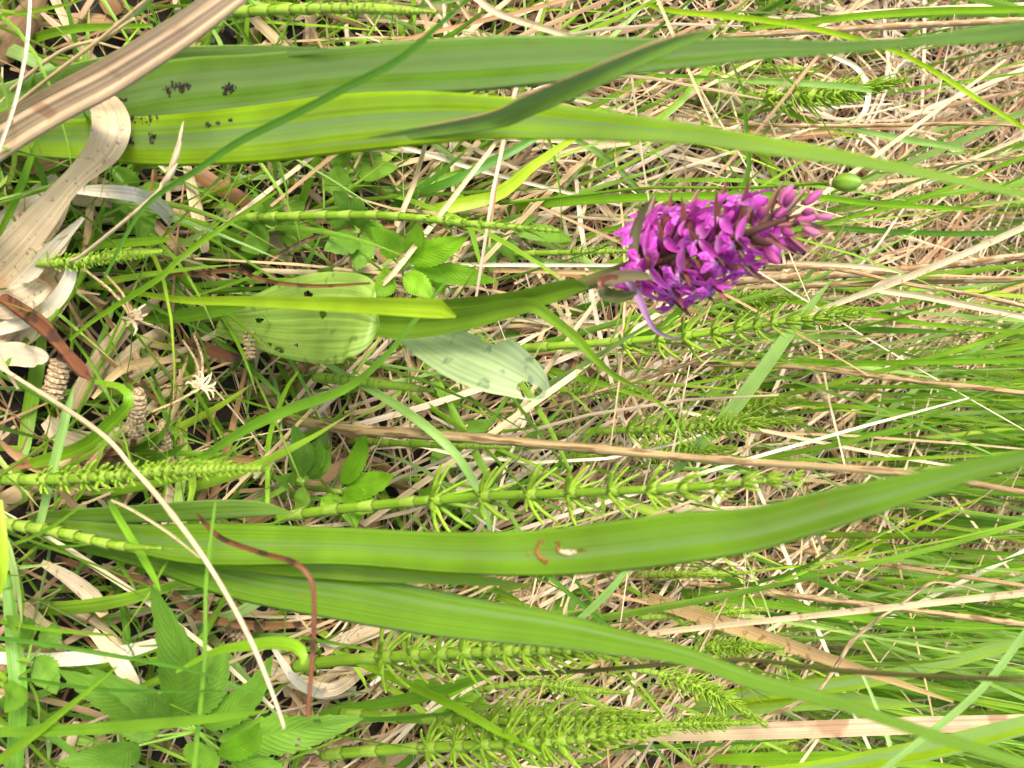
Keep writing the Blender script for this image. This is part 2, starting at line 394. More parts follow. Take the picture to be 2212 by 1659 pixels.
U = rng.uniform; NRM = rng.normal
def straw(N, x0, x1, y0, y1, zt, lm, wm, name, label, headm=2.0, hs=.55, pick=None, K=5, outer=False):
    x = U(x0, x1, N); y = U(y0, y1, N)
    if outer:
        k_ = (np.abs(x) > .95) | (y > 2.0) | (y < -.35); x, y = x[k_], y[k_]; N = len(x)
    z = hgt(x, y) + zt * U(0, 1, N) ** 1.5 + .001
    hd = np.where(U(0, 1, N) < .68, NRM(headm, hs, N), U(0, 6.28, N)) + np.where(U(0, 1, N) < .5, math.pi, 0)
    ln = lm * np.exp(NRM(0, .45, N)); wd = wm * np.exp(np.clip(NRM(0, .42, N), -1, .55))
    el = np.where(U(0, 1, N) < .86, NRM(.02, .07, N), U(.1, .7, N))
    x = x - np.cos(hd) * ln / 2; y = y - np.sin(hd) * ln / 2
    o = blades(np.stack([x, y, z], 1), hd, el, ln, wd, NRM(0.03, .16, N), NRM(0, .38, N), U(-.8, .8, N),
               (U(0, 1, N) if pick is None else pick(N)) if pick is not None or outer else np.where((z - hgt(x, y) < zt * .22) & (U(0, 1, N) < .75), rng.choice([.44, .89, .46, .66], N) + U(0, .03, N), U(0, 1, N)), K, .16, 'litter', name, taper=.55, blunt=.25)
    return tag(o, label, None, kind='stuff')
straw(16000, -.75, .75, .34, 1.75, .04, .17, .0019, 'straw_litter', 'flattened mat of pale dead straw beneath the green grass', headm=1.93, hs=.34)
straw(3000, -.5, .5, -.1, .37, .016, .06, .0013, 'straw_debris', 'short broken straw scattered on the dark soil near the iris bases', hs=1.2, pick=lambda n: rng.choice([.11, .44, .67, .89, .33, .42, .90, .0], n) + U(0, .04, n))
straw(7000, -2.6, 2.6, -1.4, 3.6, .03, .26, .0055, 'straw_thatch', 'outer thatch of dead straw spreading over the meadow', K=4, outer=True)

def grass(N, x, y, lm, wm, name, label, lean=.22, hm=1.57, bendm=.4, rn=None, K=7):
    z = hgt(x, y) - .004
    hd = U(0, 6.28, N); el = 1.57 - np.abs(NRM(0, lean, N))
    ln = lm * np.exp(NRM(0, .3, N)); wd = wm * np.exp(NRM(0, .35, N))
    o = blades(np.stack([x, y, z], 1), hd, el, ln, wd, np.abs(NRM(0, bendm, N)), NRM(0, .2, N), U(-1.57, 1.57, N),
               U(0, 1, N) if rn is None else rn, K, .18, 'grass', name, taper=.95)
    return tag(o, label, None, kind='stuff')
N_ = 420
x = U(-.32, .32, N_); y = U(.1, .38, N_); hd = U(0, 6.28, N_)
tag(blades(np.stack([x, y, hgt(x, y) + U(.001, .02, N_)], 1), hd, NRM(.1, .25, N_), .045 * np.exp(NRM(0, .35, N_)), .0045 * np.exp(NRM(0, .35, N_)), NRM(.2, .5, N_), NRM(0, .8, N_), NRM(0, .5, N_), rng.choice([.11, .44, .67, .89, .44, .30], N_) + U(0, .05, N_), 8, .22, 'litter', 'leaf_litter', taper=.8, blunt=.2), 'torn dead leaf scraps lying on the soil at iris bases', None, kind='stuff')
def clumped(N, x0, x1, y0, y1, nc, sp, wfun=None):
    cx = U(x0, x1, nc); cy = U(y0, y1, nc)
    if wfun is not None:
        keep = U(0, 1, nc) < wfun(cx, cy); cx, cy = cx[keep], cy[keep]
    i = rng.integers(0, len(cx), N)
    return cx[i] + NRM(0, sp, N), cy[i] + NRM(0, sp, N)
# tall sedge growing thickest on the photographer's right and far side
x, y = clumped(6800, -.75, .85, .60, 1.75, 560, .035, lambda a, b: np.clip(.42 + a * 1.7 + (b - .7) * .3, .16, 1))
grass(len(x), x, y, .25, .0029, 'meadow_grass', 'tall green sedge and grass blades standing beyond the orchid', lean=.16, bendm=.3)
x, y = clumped(620, -.45, .5, .36, .64, 140, .03)
grass(len(x), x, y, .12, .0026, 'short_grass', 'shorter green grass growing through straw around the orchid', lean=.4, bendm=.7)
x, y = clumped(1900, -.35, .35, .12, .40, 260, .03)
grass(len(x), x, y, .075, .0026, 'low_grass', 'low green shoots among dead leaves at iris bases', lean=.7, bendm=.9)
x, y = clumped(3200, -2.6, 2.6, 1.6, 3.8, 500, .06)
grass(len(x), x, y, .3, .005, 'far_grass', 'distant meadow grass beyond the straw', K=5)
x = np.concatenate([U(-2.5, -.65, 1200), U(.7, 2.5, 1200)]); y = U(-1.2, 1.7, 2400)
grass(2400, x, y, .26, .005, 'side_grass', 'meadow grass to both sides of the orchid patch', K=5)

# ------------------------------------------------------------------ single blades, straws and stalks
def blade(mat, label, pts, Y=None, z=None, dY=0, cat='grass blade', name='grass_leaf', group=None, n=28, fold=.14, **k):
    ps = path(pts, Y, z, dY)
    me = ribbon(name, ps, mat, n=n, fold=fold, across=4, **k)
    root = ps[0][0].copy(); me.transform(Matrix.Translation(-root))
    o = obj(name, me); o.location = root
    return tag(o, label, cat, group)
def stalk(mat, label, pts, Y=None, z=None, dY=0, name='dry_stalk', cat='dry stalk', group=None, nodes=4, n=40, sides=8):
    ps = path(pts, Y, z, dY)
    r = random.Random(len(label) * 7 + int(pts[0][0]))
    nd = [(i + r.uniform(.2, .8)) / max(1, nodes) for i in range(nodes)]
    def rf(t):
        k = 1 + .06 * math.sin(t * 23)
        for a in nd: k += .38 * math.exp(-((t - a) / .006) ** 2)
        return k
    me = tube(name, ps, mat, n=max(n, 110 if nodes else n), sides=sides, radf=rf)
    root = ps[0][0].copy(); me.transform(Matrix.Translation(-root))
    o = obj(name, me); o.location = root
    return tag(o, label, cat, group)
GB = 'single grass blades'; DS = 'dry stalks and straws'; DL = 'dead leaves'
def dead(mat, label, pts, **k): return blade(mat, label, pts, cat='dead leaf', name='dead_leaf', group=DL, **k)
def strw(mat, label, pts, **k): return blade(mat, label, pts, cat='straw', name='straw', group=DS, **{'fold': .3, **k})

# ---- iris clumps
def iris(name, label, base, leaves):
    root = empty(name, atZ(*base, 0), label, 'iris', 'iris clumps'); out = []
    for mat, pts, Y, kw in leaves:
        kw = {'thick': .05, 'fold': .05, 'n': 90, 'across': 14, 'wavy': .035, **kw}
        ps = path(pts, Y); me = ribbon('leaf', ps, mat, **kw); o = child('leaf', me, root); out.append((o, ps))
    return root, out
iu, iul = iris('iris_plant', 'broad iris leaves with dark speck clusters near their base, top of the picture', (40, 280), [
    ('irisblue', [(-60, 235, 60), (150, 172, 66), (350, 130, 52), (550, 114, 34), (740, 108, 3)], .184, {'roll': 15}),
    ('iris', [(-80, 290, 60), (150, 240, 95), (360, 195, 122), (560, 176, 118), (740, 156, 108), (1000, 140, 116), (1200, 128, 100), (1460, 117, 66), (1630, 106, 48), (1800, 103, 30), (1970, 91, 20), (2100, 79, 34), (2260, 64, 46)], [.182, .19, .20], {'roll': -8, 'roll1': 12}),
    ('irisbright', [(-80, 300, 60), (200, 302, 92), (360, 304, 108), (560, 290, 122), (740, 268, 126), (900, 256, 116), (1050, 254, 95), (1200, 264, 76), (1460, 286, 46), (1630, 311, 40), (1800, 338, 34), (1970, 369, 24), (2141, 406, 20), (2260, 430, 18)], [.181, .183, .178], {'roll': 10, 'roll1': -10}),
    ('irisblue', [(40, 310, 40), (400, 318, 50), (620, 322, 40), (729, 318, 24), (900, 287, 26), (1071, 258, 38), (1139, 228, 46), (1242, 185, 46), (1378, 125, 40), (1470, 87, 32), (1550, 61, 3)], [.186, .186, .184, .180, .172, .170, .172], {'roll': 30, 'roll1': 12, 'fold': .22}),
])
io, iol = iris('iris_plant', 'broad iris leaves with a rusty scar, fanning out from the left below the orchid', (90, 1130), [
    ('iris', [(60, 1120, 30), (300, 1110, 42), (450, 1101, 46), (560, 1099, 34), (632, 1107, 3)], .194, {'roll': 20}),
    ('iris', [(60, 1135, 40), (300, 1165, 66), (450, 1176, 92), (730, 1180, 82), (970, 1194, 90), (1174, 1194, 102), (1345, 1178, 112), (1480, 1161, 112), (1630, 1143, 96), (1800, 1098, 88), (1970, 1052, 62), (2120, 1010, 46), (2280, 972, 34)], [.192, .188, .18], {'roll': -12, 'roll1': 14}),
    ('irisbright', [(120, 1150, 40), (500, 1205, 50), (730, 1230, 46), (900, 1244, 34), (1050, 1255, 20), (1146, 1267, 3)], .196, {'roll': 5}),
    ('iris', [(60, 1140, 44), (300, 1186, 76), (514, 1250, 88), (750, 1290, 104), (970, 1330, 96), (1200, 1362, 76), (1345, 1390, 58), (1480, 1418, 40), (1630, 1471, 36), (1800, 1515, 31), (1972, 1574, 27), (2240, 1660, 24)], [.199, .196, .19], {'roll': 12, 'roll1': -15}),
])
def ico(c, r, squash=1.0):
    ph = (1 + 5 ** .5) / 2
    v = [Vector(q).normalized() * r for q in ((-1, ph, 0), (1, ph, 0), (-1, -ph, 0), (1, -ph, 0), (0, -1, ph), (0, 1, ph), (0, -1, -ph), (0, 1, -ph), (ph, 0, -1), (ph, 0, 1), (-ph, 0, -1), (-ph, 0, 1))]
    f = [(0, 11, 5), (0, 5, 1), (0, 1, 7), (0, 7, 10), (0, 10, 11), (1, 5, 9), (5, 11, 4), (11, 10, 2), (10, 7, 6), (7, 1, 8), (3, 9, 4), (3, 4, 2), (3, 2, 6), (3, 6, 8), (3, 8, 9), (4, 9, 5), (2, 4, 11), (6, 2, 10), (8, 6, 7), (9, 8, 1)]
    return [c + q for q in v], f, [(.5, .5)] * 12
from mathutils.bvhtree import BVHTree
def surface(o, root):
    me = o.data; return BVHTree.FromPolygons([q.co + root.location for q in me.vertices], [tuple(p.vertices) for p in me.polygons])
def onleaf(tree, u, v, lift=.0001):
    d = ray(u, v).normalized(); h = tree.ray_cast(CP, d)[0]
    return None if h is None else h - d * lift
TR = [surface(o, iu) for o, _ in iul]; TRo = [surface(o, io) for o, _ in iol]
for li, (u, v, su, sv, n) in enumerate([(392, 188, 22, 8, 26), (362, 196, 8, 8, 8), (495, 190, 12, 11, 24), (285, 252, 14, 14, 30), (322, 246, 15, 14, 38), (328, 296, 8, 11, 12), (280, 306, 12, 7, 12), (450, 268, 6, 6, 5), (472, 264, 5, 4, 4), (500, 260, 4, 4, 4), (243, 210, 5, 10, 6), (262, 214, 7, 4, 6)]):
    up_ = v < 240 and u > 200
    leaf, ps = iul[1] if v < 225 else iul[2]
    r = random.Random(li); g = []
    for k in range(int(n * 2.2)):
        uu, vv = u + r.gauss(0, su * .5), v + r.gauss(0, sv * .5)
        p = onleaf(TR[1 if v < 225 else 2], uu, vv)
        if p is None: continue
        g.append(ico(p, r.uniform(.0002, .00055)))
    if not g: continue
    v_, f_, u_ = join(g); me = mk('speck_cluster', v_, f_, 'speck', u_, smoothf=True)
    me.transform(Matrix.Translation(-iu.location)); o = obj('speck_cluster', me, leaf)
leaf = iol[1][0]
for mat, pts in [('scar', [(1166, 1168, 5), (1160, 1185, 7), (1166, 1202, 9), (1184, 1214, 9), (1180, 1206, 5)]), ('scar', [(1208, 1176, 5), (1206, 1186, 9), (1214, 1196, 4)]), ('scarpale', [(1210, 1190, 6), (1228, 1193, 13), (1246, 1192, 5)]), ('scar', [(1170, 1164, 2), (1174, 1170, 4), (1172, 1176, 2)]), ('scar', [(1140, 1190, 2), (1143, 1196, 3), (1141, 1202, 2)]), ('scar', [(1244, 1190, 3), (1256, 1188, 4), (1266, 1189, 2)]), ('scar', [(1196, 1170, 2), (1204, 1172, 4), (1213, 1170, 2)])]:
    ps = [(onleaf(TRo[1], q[0], q[1], .0002), q[2] * .18 / FPX * 1.5) for q in pts]
    me = ribbon('scar', ps, mat, n=14, across=4, thick=.06, wavy=.35); me.transform(Matrix.Translation(-io.location)); obj('scar', me, leaf)
v_, f_, u_ = [], [], []
edge = [(900, 276, 3), (985, 262, 4), (1071, 243, 4), (1139, 208, 4), (1242, 164, 4), (1378, 106, 5), (1470, 72, 4), (1545, 60, 2)]
top = []
for q in edge:
    for dv in range(-14, 40, 2):
        h_ = onleaf(TR[3], q[0], q[1] + dv, .0005)
        if h_ is not None and h_.y < .19: top.append((h_, q[2] * mpp(h_))); break
me = ribbon('brown_edge', top, 'tan', n=40, across=2, wavy=.3, thick=.4)
me.transform(Matrix.Translation(-iu.location)); obj('brown_edge', me, iul[3][0])

# ---- green blades, one by one
def gb(mat, label, pts, **k): return blade(mat, label, pts, group=GB, **k)
gb('dark', 'thin dark green blade crossing diagonally in front of the upper iris leaves', [(225, 600, 6), (308, 452, 10), (430, 365, 14), (513, 308, 16), (640, 245, 17), (756, 185, 17), (866, 126, 15), (968, 36, 10), (1030, -20, 5)], Y=[.172, .165])
gb('green', 'slender green blade slanting up from the dry star heads to the speckled iris', [(150, 735, 6), (205, 690, 10), (342, 602, 13), (386, 560, 12), (490, 485, 10), (598, 413, 5)], Y=.19)
gb('blue', 'wide pale green blade leaning across tall horsetail right below the flower spike', [(1455, 1020, 18), (1500, 972, 26), (1570, 900, 32), (1640, 810, 31), (1720, 700, 24), (1797, 604, 3)], Y=[.50, .47], roll=-15)
gb('blue', 'blue-green arching blade bending down across the brown stalk below orchid leaves', [(690, 778, 8), (729, 800, 13), (866, 882, 20), (968, 964, 20), (1030, 1053, 17), (1060, 1145, 10)], Y=[.30, .285, .32])
gb('green', 'bright green blade rising from the cones toward the orchid stem', [(405, 1005, 10), (437, 988, 16), (533, 926, 22), (632, 882, 23), (752, 837, 18), (842, 759, 12), (900, 687, 11), (968, 602, 4)], Y=[.238, .255])
gb('green', 'slim upright-looking blade bent over beside the horsetail cones', [(643, 803, 5), (615, 848, 9), (581, 950, 11), (578, 1040, 11), (578, 1100, 8)], Y=.262)
gb('blue', 'glaucous blade crossing the near horsetail by the cut cone', [(80, 1150, 14), (92, 1107, 18), (137, 916, 22), (150, 870, 14), (158, 838, 3)], Y=.176, roll=15)
gb('green', 'broad curved green blade ending beside the upright brown cone', [(20, 1024, 18), (34, 1012, 24), (171, 967, 30), (236, 915, 30), (278, 868, 24), (262, 838, 18), (205, 824, 9)], Y=.192, roll=20)
gb('green', 'wide green blade standing just left of the broken cone', [(40, 985, 20), (51, 970, 26), (65, 882, 31), (82, 786, 30), (92, 720, 16)], Y=.19)
gb('green', 'green blade lying across the lower iris base', [(240, 1080, 12), (246, 1101, 15), (308, 1204, 17), (334, 1250, 12), (346, 1276, 3)], Y=.178)
gb('green', 'hair-thin green blade crossing the lower iris and herb leaves', [(466, 1085, 4), (462, 1108, 6), (445, 1262, 8), (441, 1433, 9), (418, 1675, 10)], Y=.165)
gb('green', 'light green blade hooked over at its end beside the toothed herb', [(380, 1452, 7), (462, 1409, 16), (540, 1394, 26), (599, 1389, 30), (640, 1398, 30), (656, 1420, 20), (652, 1436, 9)], Y=.185, roll=-20)
gb('green', 'long pale green blade across the bottom herb leaves', [(-30, 1583, 20), (205, 1574, 25), (411, 1557, 22), (579, 1536, 5)], Y=.158)
gb('green', 'green blade slanting over the bottom left corner', [(-30, 1662, 20), (60, 1598, 18), (137, 1536, 14), (253, 1440, 4)], Y=.156)
gb('yellow', 'bright green blade along the left edge near the ringed horsetail', [(-40, 1330, 22), (0, 1260, 22), (8, 1180, 18), (0, 1080, 10)], Y=.15)
gb('green', 'wide green blade running down the lower left edge', [(14, 1240, 20), (30, 1390, 34), (40, 1500, 38), (30, 1680, 36)], Y=.168, roll=10)
gb('green', 'thin blade with a dry tip over the lower left litter', [(-20, 1340, 7), (100, 1360, 9), (243, 1372, 5)], Y=.165)
gb('dark', 'dark thin blade passing over the tall toothed leaf', [(-20, 1375, 9), (180, 1405, 10), (420, 1450, 7), (560, 1500, 4)], Y=.162)
gb('dark', 'thin dark blade crossing the herb below its tall leaf', [(40, 1465, 7), (230, 1490, 8), (480, 1493, 4)], Y=.163)
gb('green', 'blade beside the small herb leaves left of centre bottom', [(-10, 1190, 8), (90, 1150, 8), (180, 1090, 5)], Y=.17)
gb('yellow', 'long yellow-green blade slanting down toward the far upper right', [(1400, 10, 9), (1458, 24, 12), (1697, 50, 13), (1902, 99, 11), (2005, 147, 11), (2141, 232, 10), (2250, 300, 8)], Y=[.40, .36])
gb('green', 'blade curving along the top right corner above the brown stalk', [(1620, 62, 8), (1731, 48, 14), (1970, 26, 16), (2240, 20, 14)], Y=.45)
gb('blue', 'pale blade with blunt end beside the curled white straw', [(1440, 172, 8), (1492, 171, 11), (1697, 178, 14), (1834, 188, 13), (1884, 198, 8)])
gb('blue', 'pale blade with a rolled-back tip above the round green capsule', [(1780, 268, 6), (1834, 277, 10), (1954, 301, 15), (2060, 317, 15), (2080, 325, 12), (2074, 332, 8), (2046, 331, 5)], Y=.62)
gb('green', 'straight blade slanting down between the two upper iris tips', [(1500, 145, 6), (1560, 171, 10), (1697, 239, 12), (1800, 282, 8), (1860, 300, 3)])
gb('dark', 'dark blue-green blade with pale tip right of the leaning blade', [(1650, 705, 7), (1738, 709, 13), (1936, 714, 13), (2097, 718, 2)])
gb('green', 'long level green blade to the right of the brown stalks', [(1440, 777, 7), (1800, 785, 12), (2000, 782, 12), (2240, 779, 11)])
gb('green', 'green blade rising gently above the lower iris leaf', [(1560, 980, 8), (1588, 974, 12), (1766, 947, 13), (1936, 933, 9), (2080, 905, 3)])
gb('blue', 'glaucous blade slanting up to the right edge above the iris tip', [(1700, 1020, 7), (1748, 988, 10), (1902, 899, 12), (2039, 796, 11), (2230, 685, 9)])
gb('green', 'long green blade just under the dry stalk, lower right', [(1400, 1262, 10), (1458, 1276, 16), (1697, 1310, 18), (1937, 1344, 15), (2240, 1356, 10)])
gb('irisbright', 'broad bright blade sweeping up beneath the olive stem', [(1420, 1556, 20), (1458, 1536, 28), (1629, 1497, 36), (1800, 1480, 34), (1972, 1450, 30), (2177, 1396, 22), (2260, 1370, 18)], n=40)
gb('irisbright', 'broad pointed blade between olive stem and dead tan blade', [(1440, 1545, 18), (1492, 1536, 30), (1766, 1514, 38), (1900, 1518, 26), (2008, 1525, 3)], roll=15)
gb('blue', 'pale glaucous blade slanting steeply in the lower right corner', [(1890, 1685, 12), (1920, 1653, 14), (2109, 1499, 16), (2235, 1340, 14)], Y=.34)
gb('irisbright', 'broad bright blade sweeping through the bottom right corner', [(1480, 1690, 24), (1760, 1662, 36), (1900, 1640, 44), (2040, 1612, 46), (2240, 1560, 40)], Y=.36, roll=-15, n=40)
gb('green', 'broad green blade at the bottom edge right of the horsetails', [(1500, 1640, 16), (1700, 1640, 30), (1900, 1640, 26), (2100, 1668, 14)], Y=.55)
gb('blue', 'narrow pale blade hanging between olive stem and tan blade', [(1862, 1454, 5), (1896, 1533, 9), (1924, 1615, 10), (1935, 1680, 8)], Y=.5)
gb('dark', 'short dark blade crossing under the iris beside the cone', [(1180, 1240, 9), (1262, 1310, 11), (1330, 1365, 6)], Y=.40)
gb('blue', 'pale blue-green blade end poking between the two lower iris leaves', [(1250, 1340, 14), (1310, 1283, 17), (1362, 1222, 10)], Y=.37)
gb('green', 'strong green blade slanting over the lowest horsetails', [(720, 1405, 10), (804, 1444, 17), (969, 1519, 20), (1071, 1577, 17), (1139, 1611, 9), (1180, 1640, 4)], Y=.29)
gb('green', 'smooth green blade lying beneath the big horsetail', [(690, 1548, 16), (729, 1536, 22), (900, 1507, 26), (1000, 1476, 20), (1075, 1452, 4)], Y=.30)
gb('dark', 'dark green blade running up under the upper iris toward the straw', [(860, 445, 10), (893, 424, 18), (1002, 380, 20), (1100, 330, 18), (1180, 285, 10)], z=[.01, .06, .08])
gb('yellow', 'yellow-green blade folded across the straw above the ribbed horsetail', [(880, 470, 14), (934, 455, 26), (1071, 420, 30), (1156, 355, 20), (1225, 308, 14), (1290, 270, 8)], z=[.02, .07, .10])
gb('green', 'long bright blade running just above the flower spike', [(1000, 462, 10), (1037, 458, 15), (1242, 434, 19), (1485, 424, 17), (1731, 424, 15), (1902, 441, 12), (2100, 452, 8)], Y=.43)
gb('blue', 'pale grey-green blade arching under iris leaf to the flower', [(1215, 285, 8), (1250, 305, 12), (1310, 342, 15), (1371, 400, 11), (1395, 430, 4)], z=[.06, .05, .03])
gb('green', 'green blade emerging right of the bent straws', [(760, 410, 10), (900, 400, 14), (1060, 345, 12), (1160, 290, 6)], z=[.01, .04, .06])
gb('green', 'blade over the orchid spike base running to upper right', [(1180, 540, 6), (1300, 500, 10), (1420, 470, 10), (1560, 415, 6)], Y=.46)
gb('green', 'slim blade beneath the recurved orchid leaf', [(1290, 782, 5), (1385, 845, 7), (1440, 885, 7), (1470, 940, 5), (1462, 990, 3)], Y=.33)
gb('yellow', 'folded bright green blade lying in front of the orchid stem', [(180, 618, 6), (290, 632, 10), (400, 648, 16), (520, 650, 22), (756, 658, 34), (900, 664, 42), (960, 668, 42), (985, 684, 6)], Y=.222, fold=.25, roll=10)
gb('green', 'green blade tip left of the spotted orchid leaf', [(280, 695, 10), (380, 685, 26), (460, 672, 28), (530, 664, 5)], Y=.235, roll=15)
gb('green', 'slender blade curving above the tall brown stalk into the distance', [(1480, 560, 7), (1700, 500, 10), (1950, 440, 9), (2230, 330, 6)], Y=.55)
gb('dark', 'long dark blade through the straw right of the flower spike', [(1560, 470, 8), (1800, 492, 12), (2050, 505, 12), (2240, 498, 10)])
gb('green', 'green blade crossing under the cream forked straw', [(1500, 650, 7), (1750, 655, 11), (2000, 700, 10), (2240, 720, 7)])
gb('yellow', 'yellowish blade slanting behind the lower iris tip', [(1740, 1240, 6), (1860, 1190, 9), (1990, 1130, 8), (2120, 1075, 4)], Y=.7)
gb('green', 'green blade from iris clump base crossing the top left corner', [(-20, 130, 12), (60, 88, 20), (160, 62, 18), (330, 55, 8)], Y=.19)
gb('green', 'thin green line of grass along the upper left edge', [(-20, 35, 6), (60, 25, 9), (140, 10, 6), (200, -10, 4)], Y=.175)
gb('green', 'short green blade hanging at left edge below the tan folded blade', [(-10, 520, 10), (30, 440, 16), (60, 360, 15), (88, 280, 4)], Y=.17)
gb('green', 'bright green blade end under the curled bleached leaf', [(170, 540, 10), (230, 528, 18), (330, 520, 18), (368, 516, 6)], Y=.2)

# ---- dry stalks and straws
def ds(mat, label, pts, **k): return stalk(mat, label, pts, group=DS, **k)
ds('stalk', 'long weathered tan stalk running from below the orchid to the right edge', [(560, 890, 18), (729, 923, 24), (900, 937, 23), (1071, 950, 22), (1485, 988, 18), (1731, 1005, 17), (1970, 1024, 14), (2240, 1068, 12)], Y=[.29, .30], nodes=6)
ds('stalk', 'slim weathered stalk crossing behind the leaning pale blade', [(1400, 782, 10), (1458, 786, 12), (1697, 790, 14), (1902, 813, 13), (2240, 853, 12)], nodes=4)
ds('brown', 'reddish brown stalk level with the lower edge of the flower spike', [(1500, 628, 10), (1612, 622, 13), (1902, 612, 14), (2240, 602, 13)], nodes=4)
ds('brown', 'thick brown stalk rising to the right from behind the flower spike', [(1500, 612, 16), (1663, 602, 20), (1936, 584, 19), (2240, 550, 18)], nodes=4, Y=.58)
ds('brown', 'thin dark twig-like stalk crossing over the cream forked straw', [(1640, 570, 6), (1714, 576, 9), (1817, 583, 9), (1950, 612, 9), (2100, 636, 9), (2240, 668, 9)], nodes=5, Y=.55)
strw('straw', 'cream straw forking up to the right of the flower spike', [(1740, 684, 8), (1766, 672, 11), (1850, 640, 13), (1950, 603, 15), (2090, 545, 15), (2240, 478, 14)], Y=.5)
strw('straw', 'cream straw bent down at the fork right of the spike', [(1700, 566, 8), (1850, 575, 10), (1950, 590, 10), (1890, 622, 12), (2000, 642, 13), (2240, 690, 12)], Y=.53)
ds('brown', 'brown mottled stalk along the top right above the iris tip', [(1560, 78, 10), (1622, 75, 13), (1868, 60, 15), (2240, 42, 14)], nodes=4, Y=.5)
ds('stalk', 'thin pale stalk between the two upper iris tips', [(1460, 265, 7), (1526, 267, 8), (1800, 272, 9), (2107, 267, 9), (2240, 275, 9)], nodes=4)
ds('stalk', 'short pale stalk rising at the right edge above the capsule', [(1900, 372, 8), (1970, 362, 10), (2240, 334, 10)], nodes=2, Y=.6)
ds('stalk', 'tan stalk with white node above the long cream straw, lower right', [(1400, 1248, 12), (1458, 1255, 14), (1629, 1276, 14), (1903, 1310, 13), (2240, 1352, 13)], nodes=4)
dead('tan', 'flat dead tan leaf tapering toward the lower right', [(1400, 1292, 26), (1458, 1312, 30), (1595, 1358, 32), (1800, 1427, 26), (1920, 1468, 16), (2060, 1516, 5)], Y=[.50, .48], roll=10)
strw('straw', 'long cream straw running to the right edge across dry stalks', [(1400, 1370, 12), (1458, 1362, 13), (1700, 1336, 13), (1972, 1307, 14), (2240, 1278, 16)], Y=.44)
dead('folded', 'broad dead tan blade along the lower right behind the glaucous blade', [(1130, 1588, 16), (1300, 1586, 26), (1458, 1584, 32), (1732, 1576, 36), (1972, 1567, 36), (2240, 1558, 30)], Y=.43, n=50)
ds('olive', 'thin dark olive stem running under the big horsetail to the right edge', [(700, 1432, 7), (780, 1437, 8), (1071, 1454, 10), (1250, 1450, 10), (1379, 1440, 10), (1600, 1425, 10), (1800, 1447, 11), (2000, 1460, 11), (2240, 1470, 11)], Y=[.30, .25], nodes=0)
ds('stalk', 'crooked thin brown twig zigzagging up the lower right', [(1490, 1668, 9), (1509, 1656, 9), (1620, 1570, 9), (1749, 1505, 9), (1790, 1462, 8), (1814, 1427, 9), (1841, 1385, 9), (1900, 1335, 8), (1954, 1300, 7), (2006, 1262, 7), (2040, 1259, 5), (2125, 1279, 4)], Y=.46, nodes=9)
ds('tan', 'slender orange-tan stalk under the lower iris tip', [(1620, 1172, 6), (1663, 1177, 8), (1903, 1218, 9), (2240, 1270, 9)], nodes=3)
strw('white', 'bleached straw slanting up through the lower right sedge', [(1660, 1430, 6), (1694, 1416, 8), (1869, 1358, 9), (2040, 1275, 9), (2240, 1178, 9)])
ds('stalk', 'pale thin stalk rising past the recurved orchid leaf', [(1100, 910, 8), (1156, 892, 9), (1310, 841, 10), (1485, 786, 9), (1629, 725, 9), (1720, 690, 7)], Y=.42, nodes=3)
strw('rust', 'dark brown curled strip below the recurved orchid leaf', [(1100, 758, 6), (1160, 762, 10), (1207, 772, 13), (1276, 803, 16), (1344, 875, 15), (1378, 967, 12), (1385, 1010, 8)], z=[.04, .05, .03])
strw('brown', 'long dark brown strip bending down from the pale orchid leaf', [(860, 700, 8), (875, 760, 11), (900, 820, 12), (930, 860, 10), (968, 889, 14), (1009, 940, 14), (1030, 985, 12), (1040, 1030, 8)], z=[.04, .03, .02])
strw('white', 'straight white straw pointing at the flower spike', [(830, 571, 7), (842, 571, 8), (1100, 572, 9), (1342, 573, 7)], Y=[.36, .37], dY=0)
strw('tan', 'tan straw just below the straight white one', [(1010, 580, 7), (1037, 583, 9), (1180, 586, 10), (1315, 590, 8)], Y=.40)
strw('straw', 'cut straw with a white end hanging from the upper iris', [(930, 285, 8), (924, 297, 9), (908, 350, 10), (893, 400, 11), (872, 450, 12), (855, 489, 12)], z=[.10, .06, .05], fold=.5)
strw('rust', 'rust-brown curved straw leading to the white cut end', [(853, 489, 8), (800, 490, 8), (729, 497, 9), (660, 520, 9), (590, 560, 8), (560, 600, 5)], z=[.05, .04, .03])
strw('straw', 'long tan straw slanting from the iris past the cut one', [(1078, 298, 8), (1071, 308, 9), (1000, 400, 11), (934, 485, 12), (890, 540, 12), (850, 590, 12), (825, 614, 12)], z=[.10, .07, .06], fold=.5)
strw('white', 'thin white straw crossing both slanting straws', [(820, 298, 8), (845, 308, 9), (930, 335, 9), (1030, 366, 9), (1180, 405, 8), (1344, 444, 6)], z=[.05, .055, .05])
ds('straw', 'long cream straw slanting over the lower iris to the bottom', [(-20, 780, 9), (0, 793, 9), (205, 926, 11), (290, 1015, 11), (356, 1091, 12), (449, 1218, 12), (541, 1382, 11), (606, 1546, 8), (612, 1575, 6)], Y=.163, nodes=2)
strw('straw', 'thin straw branching onto the lower iris leaf', [(240, 1080, 5), (284, 1101, 6), (360, 1148, 6), (431, 1204, 4)], Y=.172)
strw('rust', 'brown curved strip hanging over the lower iris leaves', [(425, 1110, 5), (438, 1125, 9), (479, 1163, 12), (560, 1193, 12), (633, 1214, 12), (668, 1245, 11), (678, 1290, 11), (676, 1400, 11), (664, 1550, 9)], Y=[.18, .165, .17], fold=.4, n=50)
dead('folded', 'large folded tan dead blade slanting across the top left corner', [(-60, 352, 66), (60, 275, 62), (150, 225, 60), (240, 178, 58), (376, 92, 52), (450, 40, 46), (560, -40, 36)], Y=[.158, .163], fold=.35, roll=-10, n=50, thick=.06)
